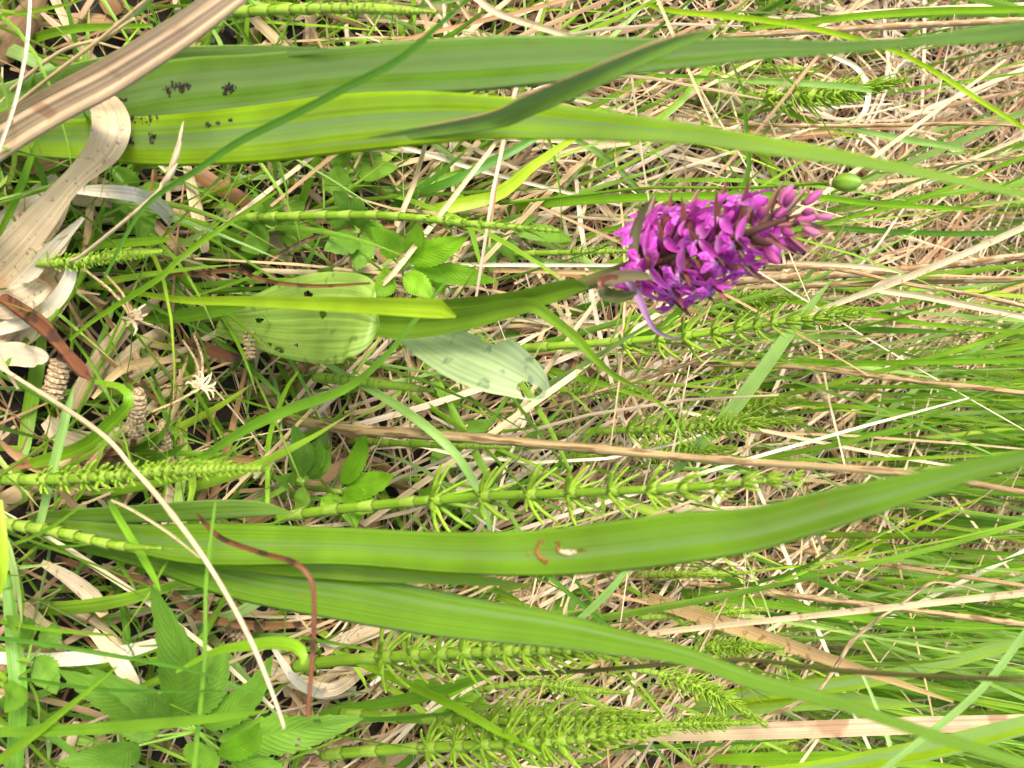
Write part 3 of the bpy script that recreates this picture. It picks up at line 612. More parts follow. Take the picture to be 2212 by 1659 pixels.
ds('straw', 'thin straw alongside the large folded tan blade', [(-30, 278, 8), (60, 205, 9), (130, 150, 9), (219, 82, 9), (330, -12, 8)], Y=.168, nodes=2)
ds('straw', 'second thin straw sloping above the folded tan blade', [(-20, 230, 8), (120, 118, 9), (220, 82, 8), (290, 40, 6)], Y=.175, nodes=1)
strw('white', 'pale thin straw crossing down the top left corner', [(66, -15, 6), (60, 80, 8), (51, 140, 8), (30, 230, 8), (-10, 345, 7)], Y=.155)
dead('pale', 'bleached leaf folded over sharply beneath the tan blade', [(205, 205, 40), (232, 238, 70), (240, 275, 80), (228, 315, 74), (200, 348, 60), (168, 380, 48), (135, 415, 50), (90, 470, 64), (30, 540, 78), (-40, 610, 86)], Y=[.180, .172, .174, .174, .17], n=60, wavy=.12, fold=.1)
dead('white', 'bleached drooping leaf beside the slender seed head', [(160, 412, 12), (212, 412, 26), (290, 420, 32), (342, 444, 32), (376, 480, 28)], z=[.05, .07, .04], wavy=.15)
dead('white', 'wide bleached leaf crumpled at the left edge', [(-30, 560, 60), (30, 480, 70), (90, 430, 50), (150, 400, 20)], Y=.182, wavy=.2)
dead('pale', 'pale torn leaf strips at the left edge above the rusty stalk', [(-30, 600, 50), (40, 590, 60), (110, 545, 44), (150, 510, 12)], Y=.178, wavy=.25)
dead('white', 'curved bleached strip beside the near bud-like horsetail', [(-30, 720, 24), (60, 690, 32), (120, 650, 34), (150, 600, 28), (158, 555, 14)], Y=.18, wavy=.1)
dead('white', 'bleached leaf end beneath the rusty broken stalk', [(-30, 770, 40), (30, 765, 52), (80, 772, 44), (100, 780, 22)], Y=.18, wavy=.2)
dead('pale', 'pale crumpled leaf at left edge under bleached strips', [(-30, 660, 60), (40, 650, 66), (100, 610, 40)], Y=.176, wavy=.25)
dead('white', 'wide bleached leaf sweeping down the left edge behind the folded one', [(120, 380, 20), (90, 430, 70), (50, 500, 90), (0, 570, 95), (-50, 640, 90)], Y=.186, wavy=.12, n=40)
dead('pale', 'frayed bleached leaf above the rusty stalk at left', [(150, 560, 14), (110, 600, 60), (50, 640, 80), (-30, 690, 80)], Y=.184, wavy=.2, n=40)
dead('white', 'split bleached leaf end beneath the bud-like horsetail', [(-40, 745, 50), (30, 730, 58), (90, 690, 40), (120, 640, 14)], Y=.186, wavy=.2)
dead('folded', 'second tan dead blade running along the upper side of the folded one', [(-60, 300, 36), (60, 232, 38), (150, 184, 38), (250, 128, 34), (380, 46, 28), (470, -20, 22)], Y=[.166, .170], fold=.3, roll=12, n=40)
dead('pale', 'cream fibrous leaf bundled under the folded bleached leaf', [(150, 420, 14), (110, 470, 56), (60, 520, 74), (0, 590, 80), (-50, 650, 76)], Y=.180, wavy=.22, n=40)
dead('pale', 'crumpled cream leaf curling at the left edge beside the rusty stalk', [(165, 620, 10), (120, 660, 40), (70, 710, 52), (10, 740, 56), (-40, 780, 50)], Y=.190, wavy=.28, n=40)
dead('white', 'narrow bleached strip between folded leaf and bud-like horsetail', [(180, 470, 8), (130, 520, 26), (70, 585, 34), (-20, 680, 36)], Y=.177, wavy=.12, n=30)
dead('tan', 'tan dead leaf scrap left of the bleached leaf', [(-20, 380, 30), (40, 360, 40), (110, 345, 34), (118, 330, 10)], Y=.184, wavy=.2)
dead('rust', 'rusty broken stalk flattened at the left edge', [(-20, 632, 18), (0, 640, 22), (85, 697, 34), (120, 735, 26), (143, 762, 24), (175, 800, 30), (196, 818, 8)], Y=.174, wavy=.12, fold=.3, thick=.2)
dead('tan', 'narrow tan leaf standing between bleached leaf and seed head', [(176, 600, 10), (190, 500, 16), (198, 420, 16), (215, 340, 8)], Y=.2)
dead('tan', 'tan lens-shaped leaf lying beneath the dry star heads', [(200, 860, 8), (260, 800, 20), (320, 782, 20), (390, 778, 6)], z=.03)
dead('rust', 'dark red-brown leaf under the spotted orchid leaf', [(395, 735, 8), (430, 745, 24), (480, 765, 24), (540, 776, 6)], z=.03)
dead('rust', 'long rust-red dead leaf beneath the lower iris base', [(120, 1205, 14), (230, 1240, 20), (342, 1262, 20), (400, 1310, 22), (445, 1335, 18), (560, 1352, 20), (719, 1344, 6)], z=[.02, .03, .02])
dead('rust', 'dark rusty leaf behind the upright brown cones', [(20, 1010, 12), (170, 985, 24), (300, 965, 26), (420, 990, 8)], z=.015)
dead('pale', 'tan twisted leaf with spots under the lower iris', [(90, 1215, 14), (150, 1250, 30), (200, 1290, 36), (225, 1330, 20)], z=[.03, .04], wavy=.15)
dead('pale', 'broken tan leaf tip below the tall toothed herb leaf', [(200, 1365, 20), (250, 1420, 34), (285, 1480, 34), (292, 1515, 8)], z=[.05, .08, .06], wavy=.15)
dead('white', 'bleached strip running level beneath the herb plant', [(-20, 1420, 24), (120, 1425, 30), (260, 1410, 30), (400, 1370, 12)], z=.04)
dead('pale', 'broad creased tan leaf lying below the hooked blade', [(570, 1440, 16), (640, 1470, 34), (720, 1490, 28), (800, 1430, 24), (860, 1380, 10)], z=[.02, .04, .02], wavy=.1)
dead('white', 'pale curled leaf strip beside the hooked blade', [(590, 1400, 10), (640, 1470, 20), (700, 1500, 20), (770, 1490, 16)], z=[.05, .05, .02], wavy=.2)
dead('pale', 'brownish dead leaf lying under the lower iris beside horsetail', [(700, 1400, 20), (780, 1370, 36), (870, 1340, 20), (900, 1330, 8)], z=.03)
strw('white', 'white curled straw ring above the green capsule', [(1780, 108, 8), (1800, 120, 10), (1845, 142, 11), (1868, 170, 11), (1876, 205, 12), (1868, 240, 11), (1841, 267, 6)], Y=.62)
strw('tan', 'tan blade end behind the upper iris tip', [(1600, 278, 6), (1680, 290, 12), (1800, 282, 10)], Y=.6)
strw('rust', 'thin rust-coloured strip above the spotted orchid leaf', [(340, 596, 6), (430, 590, 9), (513, 584, 11), (554, 601, 10), (615, 613, 9), (690, 618, 8), (800, 612, 5)], Y=.24)
strw('white', 'straight white straw lying right under the orchid stem', [(1035, 688, 6), (1100, 690, 8), (1250, 694, 8), (1480, 700, 6)], z=.03)
strw('white', 'white straw slanting from behind the flower to upper right', [(1640, 760, 5), (1760, 640, 6), (1870, 560, 6), (1960, 440, 4)], Y=.62)
strw('straw', 'cream straw above the green blade at top centre', [(1020, -10, 12), (1080, 30, 14), (1220, 75, 13), (1290, 100, 6)], Y=.22)
strw('white', 'short broken straw sloping below iris scar leaf tip', [(800, 1480, 8), (880, 1420, 14), (960, 1390, 12)], z=.04)
strw('straw', 'cream straw lying across the cone between iris leaves', [(1000, 1262, 12), (1080, 1235, 14), (1150, 1215, 10)], z=.02)

# slender dry grass with a few spikelets
root = empty('grass_seed_head', path([(188, 543)], .178)[0][0], 'slender cream grass seed head in front of the speckled iris base', 'seed head')
ps = path([(150, 565, 7), (188, 543, 8), (328, 427, 8), (350, 395, 7), (362, 376, 6), (380, 320, 4), (393, 283, 3)], .172); child('stem', tube('stem', ps, 'straw', n=40, sides=6), root)
for a, b, w_ in (((352, 402), (384, 352), 15), ((370, 366), (392, 306), 13), ((385, 318), (396, 262), 8)):
    ps = path([(a[0], a[1], 2), ((a[0] * 2 + b[0]) / 3, (a[1] * 2 + b[1]) / 3, w_), ((a[0] + 2 * b[0]) / 3, (a[1] + 2 * b[1]) / 3, w_ * .8), (b[0], b[1], 1)], .171)
    child('spikelet', tube('spikelet', ps, 'straw', n=12, sides=6), root)
# dry star-shaped heads
for lab, c, stems in (('dry frayed star-shaped head on thin stalks beside the brown cones', (432, 838), [(395, 735), (418, 720), (300, 900)]), ('dry pale frayed head with splayed stalks above the rusty leaf', (285, 688), [(180, 580), (225, 590), (380, 735), (255, 640)])):
    pc = atZ(*c, .06)
    root = empty('dry_flower_head', pc, lab, 'dry head', 'dry frayed heads')
    for s_ in stems:
        p1 = atZ(*s_, .045); child('stalk', tube('stalk', [(p1, .0011), (p1.lerp(pc, .5) + Vector((0, 0, .004)), .0011), (pc, .0012)], 'stalk', n=10, sides=6), root)
    r = random.Random(c[0])
    for k in range(16):
        d = Vector((r.gauss(0, 1), r.gauss(0, 1), r.uniform(-.1, 1))).normalized() * r.uniform(.004, .008)
        child('ray', ribbon('ray', [(pc, .0007), (pc + d * .5 + Vector((r.gauss(0, .0008), r.gauss(0, .0008), 0)), .0009), (pc + d * r.uniform(.6, 1.1) + Vector((0, 0, -.001)), .0003)], 'straw', n=5, across=2, fold=.4), root)

# round green capsule on its stalk
cpY = .36
root = empty('seed_capsule', atY(1250, 425, cpY + .02), 'round green ribbed seed capsule on a thin stalk above the flower spike', 'seed capsule')
child('stalk', tube('stalk', path([(1080, 440, 7), (1250, 422, 7), (1400, 406, 7), (1600, 406, 7), (1740, 398, 7), (1800, 395, 8)], [cpY + .03, cpY]), 'green', n=40), root)
pa, pb_ = atY(1798, 395, cpY), atY(1862, 393, cpY)
prof = lambda t: max(.06, math.sin(math.pi * min(1, t * .93 + .05)) ** .65)
S = [(pa.lerp(pb_, i / 18), 42 * mpp(pa) * prof(i / 18)) for i in range(19)]
v_, f_, u_ = tube_geo(S, 24)
ax = (pb_ - pa).normalized()
for i in range(len(v_)):
    j = i % 24; c_ = S[i // 24][0]; v_[i] = c_ + (v_[i] - c_) * (1 - .13 * (j % 8 == 0) - .04 * (j % 8 in (1, 7)))
child('capsule', mk('capsule', v_, f_, 'capsule', u_), root)
child('collar', tube('collar', [(pa - ax * .001, .0022), (pa, .0034), (pa + ax * .0008, .0026)], 'straw', n=6, sides=10), root)

# ------------------------------------------------------------------ horsetails
def branch_mesh(curve, name, thick=.115):
    # one jointed branch of unit length, leaving the stem sideways (+X) and bending up (+Z)
    P = []
    x = z = 0
    for i in range(9):
        t = i / 8; a = math.radians(curve[0] + (curve[1] - curve[0]) * t ** .8)
        P.append((Vector((x, 0, z)), thick * (1.0 if t < .95 else .5)))
        x += math.sin(a) / 8; z += math.cos(a) / 8
    v, f, u = tube_geo([(p, w_ * (1.28 if i % 3 == 2 else 1) * (1 - .35 * i / 8)) for i, (p, w_) in enumerate(P)], 5)
    return mk(name, v, f, 'htb', u)
BR = [branch_mesh((62, 34), 'branch'), branch_mesh((52, 26), 'branch'), branch_mesh((70, 40), 'branch')]
BRF = [branch_mesh((58, 20), 'branch', .24), branch_mesh((50, 14), 'branch', .22)]
BRC = [branch_mesh((40, 4), 'branch'), branch_mesh((48, 10), 'branch')]
def sheath_mesh():
    prof_ = [(-1.8, .98), (-1.3, 1.05), (0, 1.09), (1.2, 1.16), (2.2, 1.20), (2.9, 1.10)]
    vs, fs, uv = [], [], []
    n = 14
    for i, (z, r) in enumerate(prof_):
        for j in range(n):
            zz = z + (.45 * (j % 2) if i == len(prof_) - 1 else 0); a = 2 * math.pi * j / n
            vs.append((r * math.cos(a), r * math.sin(a), zz)); uv.append((j / n, i / (len(prof_) - 1)))
    for i in range(len(prof_) - 1):
        for j in range(n):
            k = (j + 1) % n; fs.append((i * n + j, i * n + k, (i + 1) * n + k, (i + 1) * n + j))
    return mk('sheath', vs, fs, 'sheath', uv)
SHEATH = sheath_mesh()
def whorl_mesh(meshes, nb, seed):
    r = random.Random(seed); g = []
    for k in range(nb):
        b = meshes[r.randrange(len(meshes))]
        mt = Matrix.Rotation(2 * math.pi * (k + r.uniform(-.25, .25)) / nb, 4, 'Z') @ Matrix.Rotation(r.uniform(-.15, .15), 4, 'Y') @ Matrix.Scale(r.uniform(.75, 1.1), 4)
        uvl = b.uv_layers[0].data
        uvv = [(0, 0)] * len(b.vertices)
        for l in b.loops: uvv[l.vertex_index] = tuple(uvl[l.index].uv)
        g.append(([mt @ q.co for q in b.vertices], [tuple(p.vertices) for p in b.polygons], uvv))
    v, f, u = join(g); return mk('whorl', v, f, 'htb', u)
WH = [whorl_mesh(BR, 9, i) for i in range(4)]; WHC = [whorl_mesh(BRC, 10, i) for i in range(3)]

def horsetail(label, pts, w, t0, blen, near=False, Y=None, dY=0, closed=False, nb=11, first=.055, dec=.86, sheaths=5, fat=False):
    """t0: share of the stem below the first whorl; blen: length of the lowest branches (traced units)"""
    ps = path([(p[0], p[1], w * (1 - .55 * (i / (len(pts) - 1)) ** 2)) for i, p in enumerate(pts)], Y, None, dY)
    S = smooth(ps, 80)
    root = empty('horsetail', S[0][0], label, 'horsetail', 'horsetail shoots')
    r = random.Random(int(pts[0][0] * 3 + pts[0][1]))
    S2 = [(p, wd * (1 if i < 66 else max(.12, 1 - (i - 66) / 15))) for i, (p, wd) in enumerate(S)]
    v, f, u = tube_geo(S2, 10); child('stem', mk('stem', v, f, 'ht', u), root)
    k = mpp(S[40][0]); Lp = sum((S[i + 1][0] - S[i][0]).length for i in range(80))
    def frame(t):
        i = min(79, max(1, int(t * 80))); p = S[i][0].lerp(S[min(80, i + 1)][0], t * 80 - int(t * 80)); T = (S[i + 1][0] - S[i - 1][0]).normalized()
        q = T.to_track_quat('Z', 'Y').to_matrix().to_4x4(); q.translation = p - root.location
        return q, S2[i][1] / 2
    for a in np.linspace(.06, t0 * .86, sheaths) if sheaths else []:
        q, rad = frame(float(a)); obj('sheath', SHEATH, root, q @ Matrix.Scale(rad, 4))
    t = t0; step = first
    while t < .965:
        q, rad = frame(t)
        fr = (t - t0) / (1 - t0); bl = blen * k * max(.14, (1 - fr ** 1.7 * .82)) * r.uniform(.85, 1.1)
        rz = Matrix.Rotation(r.uniform(0, 6.28), 4, 'Z')
        cl = closed or fr > .62
        if near:
            ob = obj('whorl', SHEATH, root, q @ rz @ Matrix.Scale(max(rad, .0006), 4))
            sc_ = bl / max(rad, .0006)
            for j in range(nb):
                me = (BRF if fat else BRC if cl else BR)[r.randrange(2)]
                obj('branch', me, ob, Matrix.Rotation(2 * math.pi * (j + r.uniform(-.2, .2)) / nb, 4, 'Z') @ Matrix.Translation((.7, 0, 0)) @ Matrix.Rotation(r.uniform(-.16, .16), 4, 'Y') @ Matrix.Scale(sc_ * r.uniform(.8, 1.08), 4))
        else:
            obj('sheath', SHEATH, root, q @ Matrix.Scale(max(rad, .0005), 4))
            obj('whorl', (WHC if cl else WH)[r.randrange(3)], root, q @ rz @ Matrix.Scale(bl, 4))
        t += step; step = max(.016, step * dec)
    return root
horsetail('near horsetail with chunky pale green whorls beneath the brown cones', [(-30, 1035), (100, 1036), (240, 1028), (360, 1018), (500, 1012), (600, 1013)], 25, .26, 42, True, Y=.168, closed=False, first=.085, dec=.87, sheaths=3, fat=True)
horsetail('small bud-like horsetail at left edge above bleached leaves', [(20, 572), (50, 570), (170, 565), (250, 552), (368, 543)], 20, .34, 26, True, Y=.178, closed=True, first=.07, sheaths=3, fat=True)
horsetail('ringed horsetail shoot without branches by the lower iris base', [(-20, 1126), (15, 1132), (140, 1152), (250, 1178), (368, 1186)], 26, .9, 8, False, Y=.172, closed=True, sheaths=9)
horsetail('tall bushy horsetail just below the lower iris leaf', [(640, 1440), (700, 1430), (850, 1418), (1060, 1408), (1250, 1404), (1423, 1401)], 27, .31, 96, True, Y=.268, first=.088, dec=.87, sheaths=2)
horsetail('bushy horsetail second from the bottom edge', [(740, 1540), (797, 1546), (930, 1553), (1060, 1557), (1250, 1553), (1440, 1549)], 24, .38, 84, True, Y=.30, first=.08, dec=.88, sheaths=3)
horsetail('lowest bushy horsetail nearest the bottom edge', [(700, 1632), (746, 1626), (950, 1613), (1200, 1600), (1320, 1588), (1475, 1573)], 25, .36, 88, True, Y=.295, first=.08, dec=.88, sheaths=3)
horsetail('long horsetail with spread whorls just above the lower iris leaf', [(600, 1118), (729, 1100), (1000, 1075), (1250, 1064), (1485, 1053), (1650, 1040), (1800, 1025)], 23, .38, 92, True, Y=.272, first=.095, dec=.88, sheaths=4)
horsetail('horsetail with open whorls right beneath the flower spike', [(1080, 756), (1122, 752), (1235, 745), (1485, 725), (1697, 694), (1895, 672)], 19, .40, 78, True, Y=.41, first=.085, dec=.87, sheaths=4)
horsetail('bare jointed horsetail hidden under the tan stalk', [(740, 950), (797, 954), (950, 962), (1115, 967)], 16, .62, 20, closed=True)
horsetail('mid-ground horsetail level with the leaning pale blade base', [(1120, 942), (1156, 940), (1320, 930), (1485, 923), (1620, 915), (1760, 905)], 17, .42, 58)
horsetail('jointed horsetail passing above the herb leaves left of the spike', [(520, 472), (543, 470), (756, 465), (866, 468), (1002, 482), (1122, 492), (1240, 502)], 20, .62, 34, Y=.27, closed=True, sheaths=7)
horsetail('thin straight horsetail ending at the flower spike base', [(1000, 552), (1036, 550), (1200, 546), (1400, 541)], 15, .62, 26)
horsetail('horsetail crossing the top edge above the iris leaves', [(440, 30), (478, 27), (729, 18), (860, 22), (970, 28)], 24, .45, 36, Y=.23, closed=True)
horsetail('small horsetail under the upper iris tip', [(1480, 147), (1526, 147), (1640, 147), (1780, 150)], 15, .42, 24, closed=True)
horsetail('bushy pale horsetail between the two upper iris tips', [(1480, 205), (1543, 205), (1748, 207), (1850, 194), (1970, 171)], 19, .40, 62)
horsetail('short whorled horsetail just below the spotted orchid leaf', [(680, 815), (780, 824), (860, 834), (948, 846)], 20, .36, 26, Y=.29, closed=True)
horsetail('small horsetail right of the pale orchid leaf tip', [(1110, 845), (1156, 844), (1280, 844), (1420, 846)], 14, .45, 34)
horsetail('tiny horsetail above the tan stalk middle', [(1150, 915), (1190, 909), (1240, 902), (1300, 894)], 12, .4, 26)
horsetail('tiny horsetail beneath the tan stalk middle', [(1130, 996), (1173, 991), (1250, 986), (1340, 980)], 13, .4, 30)
horsetail('horsetail with tight whorls right of lower iris leaf', [(1320, 1242), (1361, 1241), (1485, 1240), (1630, 1238)], 17, .38, 26, closed=True)
horsetail('slim horsetail beneath the olive stem', [(970, 1500), (1019, 1491), (1150, 1476), (1260, 1490), (1370, 1498)], 14, .4, 34)
horsetail('drooping horsetail tip below the olive stem', [(1330, 1440), (1400, 1450), (1500, 1480), (1590, 1525), (1665, 1574)], 13, .3, 46, Y=.42)
horsetail('small horsetail overlapping the dead tan blade', [(1380, 1568), (1458, 1565), (1540, 1562), (1640, 1562)], 13, .3, 34, Y=.40)
horsetail('small horsetail at the bottom edge right of the bushy ones', [(1500, 1618), (1578, 1615), (1650, 1614), (1725, 1615)], 12, .3, 36)
horsetail('faint small horsetail under the cream forked straw', [(1760, 634), (1835, 629), (1900, 626), (1970, 622)], 12, .3, 30)
horsetail('horsetail tip above the cream straw, lower right', [(1380, 1335), (1460, 1330), (1560, 1322), (1660, 1318)], 12, .3, 30, Y=.5)
horsetail('bushy horsetail between tall spread horsetail and pale leaning blade', [(1240, 985), (1320, 980), (1450, 975), (1600, 968)], 14, .4, 44)
horsetail('slender horsetail directly under the flower spike', [(1430, 690), (1500, 672), (1620, 652), (1740, 640)], 13, .3, 44)
horsetail('pale horsetail tip left of the glaucous slanting blade', [(1460, 900), (1540, 890), (1640, 876), (1750, 862)], 13, .3, 36)
horsetail('horsetail beside the crooked twig', [(1420, 1405), (1500, 1402), (1600, 1398), (1700, 1400)], 13, .3, 40, Y=.48)

# ------------------------------------------------------------------ brown horsetail cones
def cone(label, a, b, w, z, rings, stem=None, cut=False):
    pa, pb = atZ(*a, z[0]), atZ(*b, z[1])
    root = empty('horsetail_cone', pa, label, 'horsetail cone', 'brown horsetail cones')
    W = w * mpp(pa)
    n = rings * 6; S_ = []
    for i in range(n + 1):
        t = i / n; ph_ = (t * rings) % 1
        env = (1 if cut else min(1, .55 + t * 4) * (1 - max(0, t - .72) ** 2 * 9))
        S_.append((pa.lerp(pb, t), W * env * (.66 + .34 * (1 if .15 < ph_ < .68 else 0))))
    v, f, u = tube_geo(S_, 16)
    r = random.Random(int(a[0]))
    for i in range(len(v)):
        c = S_[i // 16][0]; ring = i // 96
        v[i] = c + (v[i] - c) * (1 + (.10 if (i % 16 + ring) % 2 else -.08) + r.uniform(-.06, .06))
    child('cone', mk('cone', v, f, 'cone', u, smoothf=False), root)
    d = (pb - pa).normalized()
    if cut:
        child('cut_end', tube('cut_end', [(pb - d * .0005, W * .6), (pb + d * .0006, W * .62), (pb + d * .0009, W * .4)], 'rust', n=6, sides=12), root)
    if stem:
        p2 = atZ(*stem, .012); child('stem', tube('stem', [(p2, W * .34), (p2.lerp(pa, .5), W * .34), (pa + d * .001, W * .40)], 'rust', n=10), root)
cone('upright brown ringed cone with orange stem above the near horsetail', (290, 944), (301, 838), 36, (.05, .062), 11, (276, 1040))
cone('smaller brown ringed cone right of the tall one', (364, 1010), (350, 906), 27, (.035, .045), 11, (380, 1060))
cone('stout cut cone piece with rusty hollow end at left', (112, 856), (134, 778), 44, (.05, .055), 7, None, True)
cone('small cut cone standing at the spotted orchid leaf edge', (538, 714), (538, 776), 24, (.05, .05), 7, None, True)
cone('speckled cone lying between the two lower iris leaves', (1040, 1281), (1148, 1284), 34, (.01, .016), 12, (1000, 1278))
cone('brown cone lying under the hooked green blade', (470, 1338), (540, 1388), 34, (.015, .02), 9)

# ------------------------------------------------------------------ broad-leaved herbs
def lance(t): return max(.03, (math.sin(math.pi * min(1, t ** .8)) ** .85) * (1 if t > .06 else .5 + t * 8))
def herb(label, c, zc, leaves, mat='herb', teeth=11):
    pc = atZ(*c, zc)
    root = empty('broadleaf_herb', atZ(*c, 0), label, 'herb', 'broad-leaved herbs')
    child('stem', tube('stem', [(Vector((pc.x, pc.y + .004, 0)), .0024), (pc.lerp(Vector((pc.x, pc.y + .004, 0)), .4), .0024), (pc, .002)], 'herbstem', n=8), root)
    r = random.Random(int(c[0] + c[1]))
    for i, L_ in enumerate(leaves):
        a, b, w_ = L_[:3]; dz = L_[3] if len(L_) > 3 else r.uniform(-.012, .016); m_ = L_[4] if len(L_) > 4 else mat
        hole = L_[5] if len(L_) > 5 else None
        pa = pc if a is None else atZ(*a, zc - .003); pb = atZ(*b, max(.006, zc + dz))
        mid = pa.lerp(pb, .5) + Vector((0, 0, .18 * (pb - pa).length * r.uniform(.4, 1)))
        k = mpp(pa)
        ps = [(pa, w_ * k), (mid, w_ * k), (pb, w_ * k)]
        me = ribbon('leaf', ps, m_, n=44, across=6, fold=.16, cup=-.10, prof=lance, teeth=teeth, roll=r.uniform(-30, 30), wavy=.10, seed=i, hole=hole)
        child('leaf', me, root)
        if a is not None: child('leaf_stalk', tube('leaf_stalk', [(pc, .0012), (pa, .0010)], 'herbstem', n=5, sides=6), root)
    return root
def hl(s, t):
    return any((s - a) ** 2 * 1.2 + (t - b) ** 2 * 6 < c for a, b, c in ((.3, .55, .006), (.72, .7, .005), (.35, .78, .004), (.65, .4, .003)))
herb('large toothed herb at the bottom left with tall pointed leaf', (425, 1580), .075, [
    ((372, 1550), (326, 1262), 100, .05), ((405, 1550), (484, 1385), 84, .02), ((330, 1555), (125, 1448), 74, .0), ((360, 1560), (185, 1440), 66, .03),
    ((440, 1570), (590, 1415), 74, .03), ((470, 1600), (785, 1552), 100, .04, 'herb', hl), ((340, 1590), (230, 1530), 80, -.01),
    ((420, 1600), (440, 1690), 80, .02), ((300, 1610), (120, 1650), 80, .01), ((500, 1640), (640, 1690), 80, .02), ((470, 1625), (560, 1560), 60, .05, 'herbbright')])
herb('dark-leaved herb behind the wide blade in the lower left corner', (60, 1430), .05, [((70, 1380), (12, 1330), 60), ((75, 1420), (122, 1500), 74), ((40, 1470), (10, 1540), 60), ((90, 1400), (120, 1345), 50)])
herb('small dark three-leaved herb just below the tan stalk start', (655, 1040), .05, [((648, 1030), (632, 916), 58, .02), ((662, 1028), (690, 945), 40, .02), ((640, 1040), (594, 1034), 42, .01), ((668, 1035), (712, 968), 34, .02), ((655, 1050), (640, 1110), 40, -.01)])
herb('bright green herb beneath the long spread horsetail start', (735, 1062), .05, [((735, 1046), (790, 930), 52, .02), ((745, 1058), (850, 1026), 70, .03), ((735, 1070), (820, 1100), 64, .02), ((720, 1065), (690, 1110), 50, 0), ((745, 1075), (770, 1140), 50, .0)], 'herbbright')
herb('bright herb with long leaves left of the flower spike', (872, 580), .06, [((885, 580), (1078, 610), 56, .02), ((880, 565), (1010, 512), 62, .03), ((870, 595), (935, 645), 56, .01), ((850, 560), (800, 490), 60, .02), ((850, 590), (800, 640), 60, .0), ((900, 560), (960, 640), 40, -.01), ((880, 555), (900, 480), 50, .02)], 'herbbright')
herb('herb with narrow serrated leaves right of the ribbed horsetail tip', (1060, 500), .04, [((1062, 506), (1118, 572), 42, .0), ((1085, 492), (1240, 520), 44, .01), ((1050, 510), (1060, 590), 34, 0), ((1075, 485), (1160, 470), 34, .01)], 'herb')
herb('round-leaved herb left of the cut straw end', (775, 500), .05, [((780, 505), (838, 500), 76, .01), ((770, 495), (720, 412), 72, .01), ((765, 505), (700, 540), 70, .0), ((775, 510), (770, 585), 62, .0), ((760, 480), (690, 455), 60, .01)], 'herb', 7)
herb('dull green herb under the lower edge of the upper iris', (760, 370), .03, [((765, 365), (820, 320), 70), ((755, 375), (690, 410), 70), ((750, 360), (700, 320), 60), ((770, 375), (860, 360), 50)], 'herb')
herb('leafy herb behind the thin dark blade, left of the round leaves', (590, 495), .025, [((590, 490), (540, 420), 70), ((600, 500), (680, 530), 80), ((580, 500), (520, 540), 70), ((600, 485), (650, 420), 60), ((570, 485), (500, 480), 60)], 'herb')
herb('small herb half hidden beneath the pale orchid leaf', (1040, 780), .02, [((1050, 770), (1140, 745), 46), ((1040, 760), (1130, 682), 44), ((1040, 800), (1115, 872), 60), ((1020, 800), (960, 870), 50), ((1010, 780), (900, 800), 60)], 'herb')
herb('herb with narrow leaves beneath the dark brown strip', (965, 930), .03, [((985, 932), (1070, 910), 40), ((955, 915), (985, 825), 40), ((960, 940), (930, 1000), 44), ((975, 945), (1000, 1020), 44), ((950, 930), (880, 960), 40)], 'herb')
herb('bright herb above the lower iris leaf near its middle', (985, 1090), .03, [((985, 1085), (900, 1060), 60), ((995, 1090), (1070, 1130), 60), ((985, 1075), (1000, 1010), 44), ((1000, 1080), (1090, 1050), 44)], 'herbbright')
herb('small herb between the lower iris leaves right of the cone', (1220, 1280), .02, [((1225, 1275), (1290, 1240), 40), ((1220, 1285), (1250, 1350), 40), ((1210, 1280), (1170, 1330), 44), ((1230, 1285), (1310, 1300), 44), ((1215, 1270), (1200, 1215), 36)], 'herb')
herb('bright herb beneath the bushy horsetails near the bottom', (960, 1500), .03, [((960, 1495), (1040, 1460), 50), ((965, 1505), (1060, 1530), 54), ((950, 1500), (880, 1470), 54), ((955, 1510), (930, 1570), 50)], 'herbbright')
herb('pale ribbed herb leaf group above the spotted orchid leaf', (290, 430), .02, [((290, 420), (240, 360), 60), ((300, 430), (300, 530), 60), ((280, 440), (210, 480), 60), ((300, 425), (360, 400), 50)], 'herb')

# ------------------------------------------------------------------ the orchid
OY = .292
oroot = empty('orchid', atY(430, 690, Yg(430) - .004), 'purple marsh orchid in bloom with spotted leaves at the centre right', 'orchid')
axis_pts = [(430, 690, 24), (600, 672, 27), (800, 672, 27), (1000, 668, 27), (1100, 655, 28), (1200, 634, 30), (1300, 600, 32), (1400, 566, 30), (1500, 541, 25), (1600, 508, 18), (1690, 476, 11), (1742, 459, 5)]
ps = path(axis_pts, [.272, .29, .292, .294])
child('stem', tube('stem', ps, 'orchstem', n=70, sides=12), oroot)
def ell(*E):
    def h(s, t):
        for k, (a, b, ra, rb) in enumerate(E):
            d = ((s - a) / ra) ** 2 + ((t - b) / rb) ** 2
            th = math.atan2((s - a) / ra, (t - b) / rb)
            if d < 1 + .28 * math.sin(3 * th + k * 2) + .12 * math.sin(5 * th + k): return True
        return False
    return h
# lower spotted leaf with holes: rises, arches over and droops behind
ps = path([(470, 690, 70), (540, 692, 110), (620, 690, 170), (700, 686, 200), (760, 688, 196), (790, 694, 150), (810, 698, 80), (820, 700, 8)], [.262, .262, .258, .256, .258, .264])
child('leaf', ribbon('leaf', ps, 'orchleaf', n=170, across=90, fold=.16, cup=-.12, wavy=.06, thick=0, roll=-6,
      hole=ell((.50, .27, .045, .028), (.76, .60, .05, .026), (.10, .42, .04, .03), (.14, .36, .03, .012), (.55, .68, .06, .022), (.19, .52, .02, .012))), oroot)
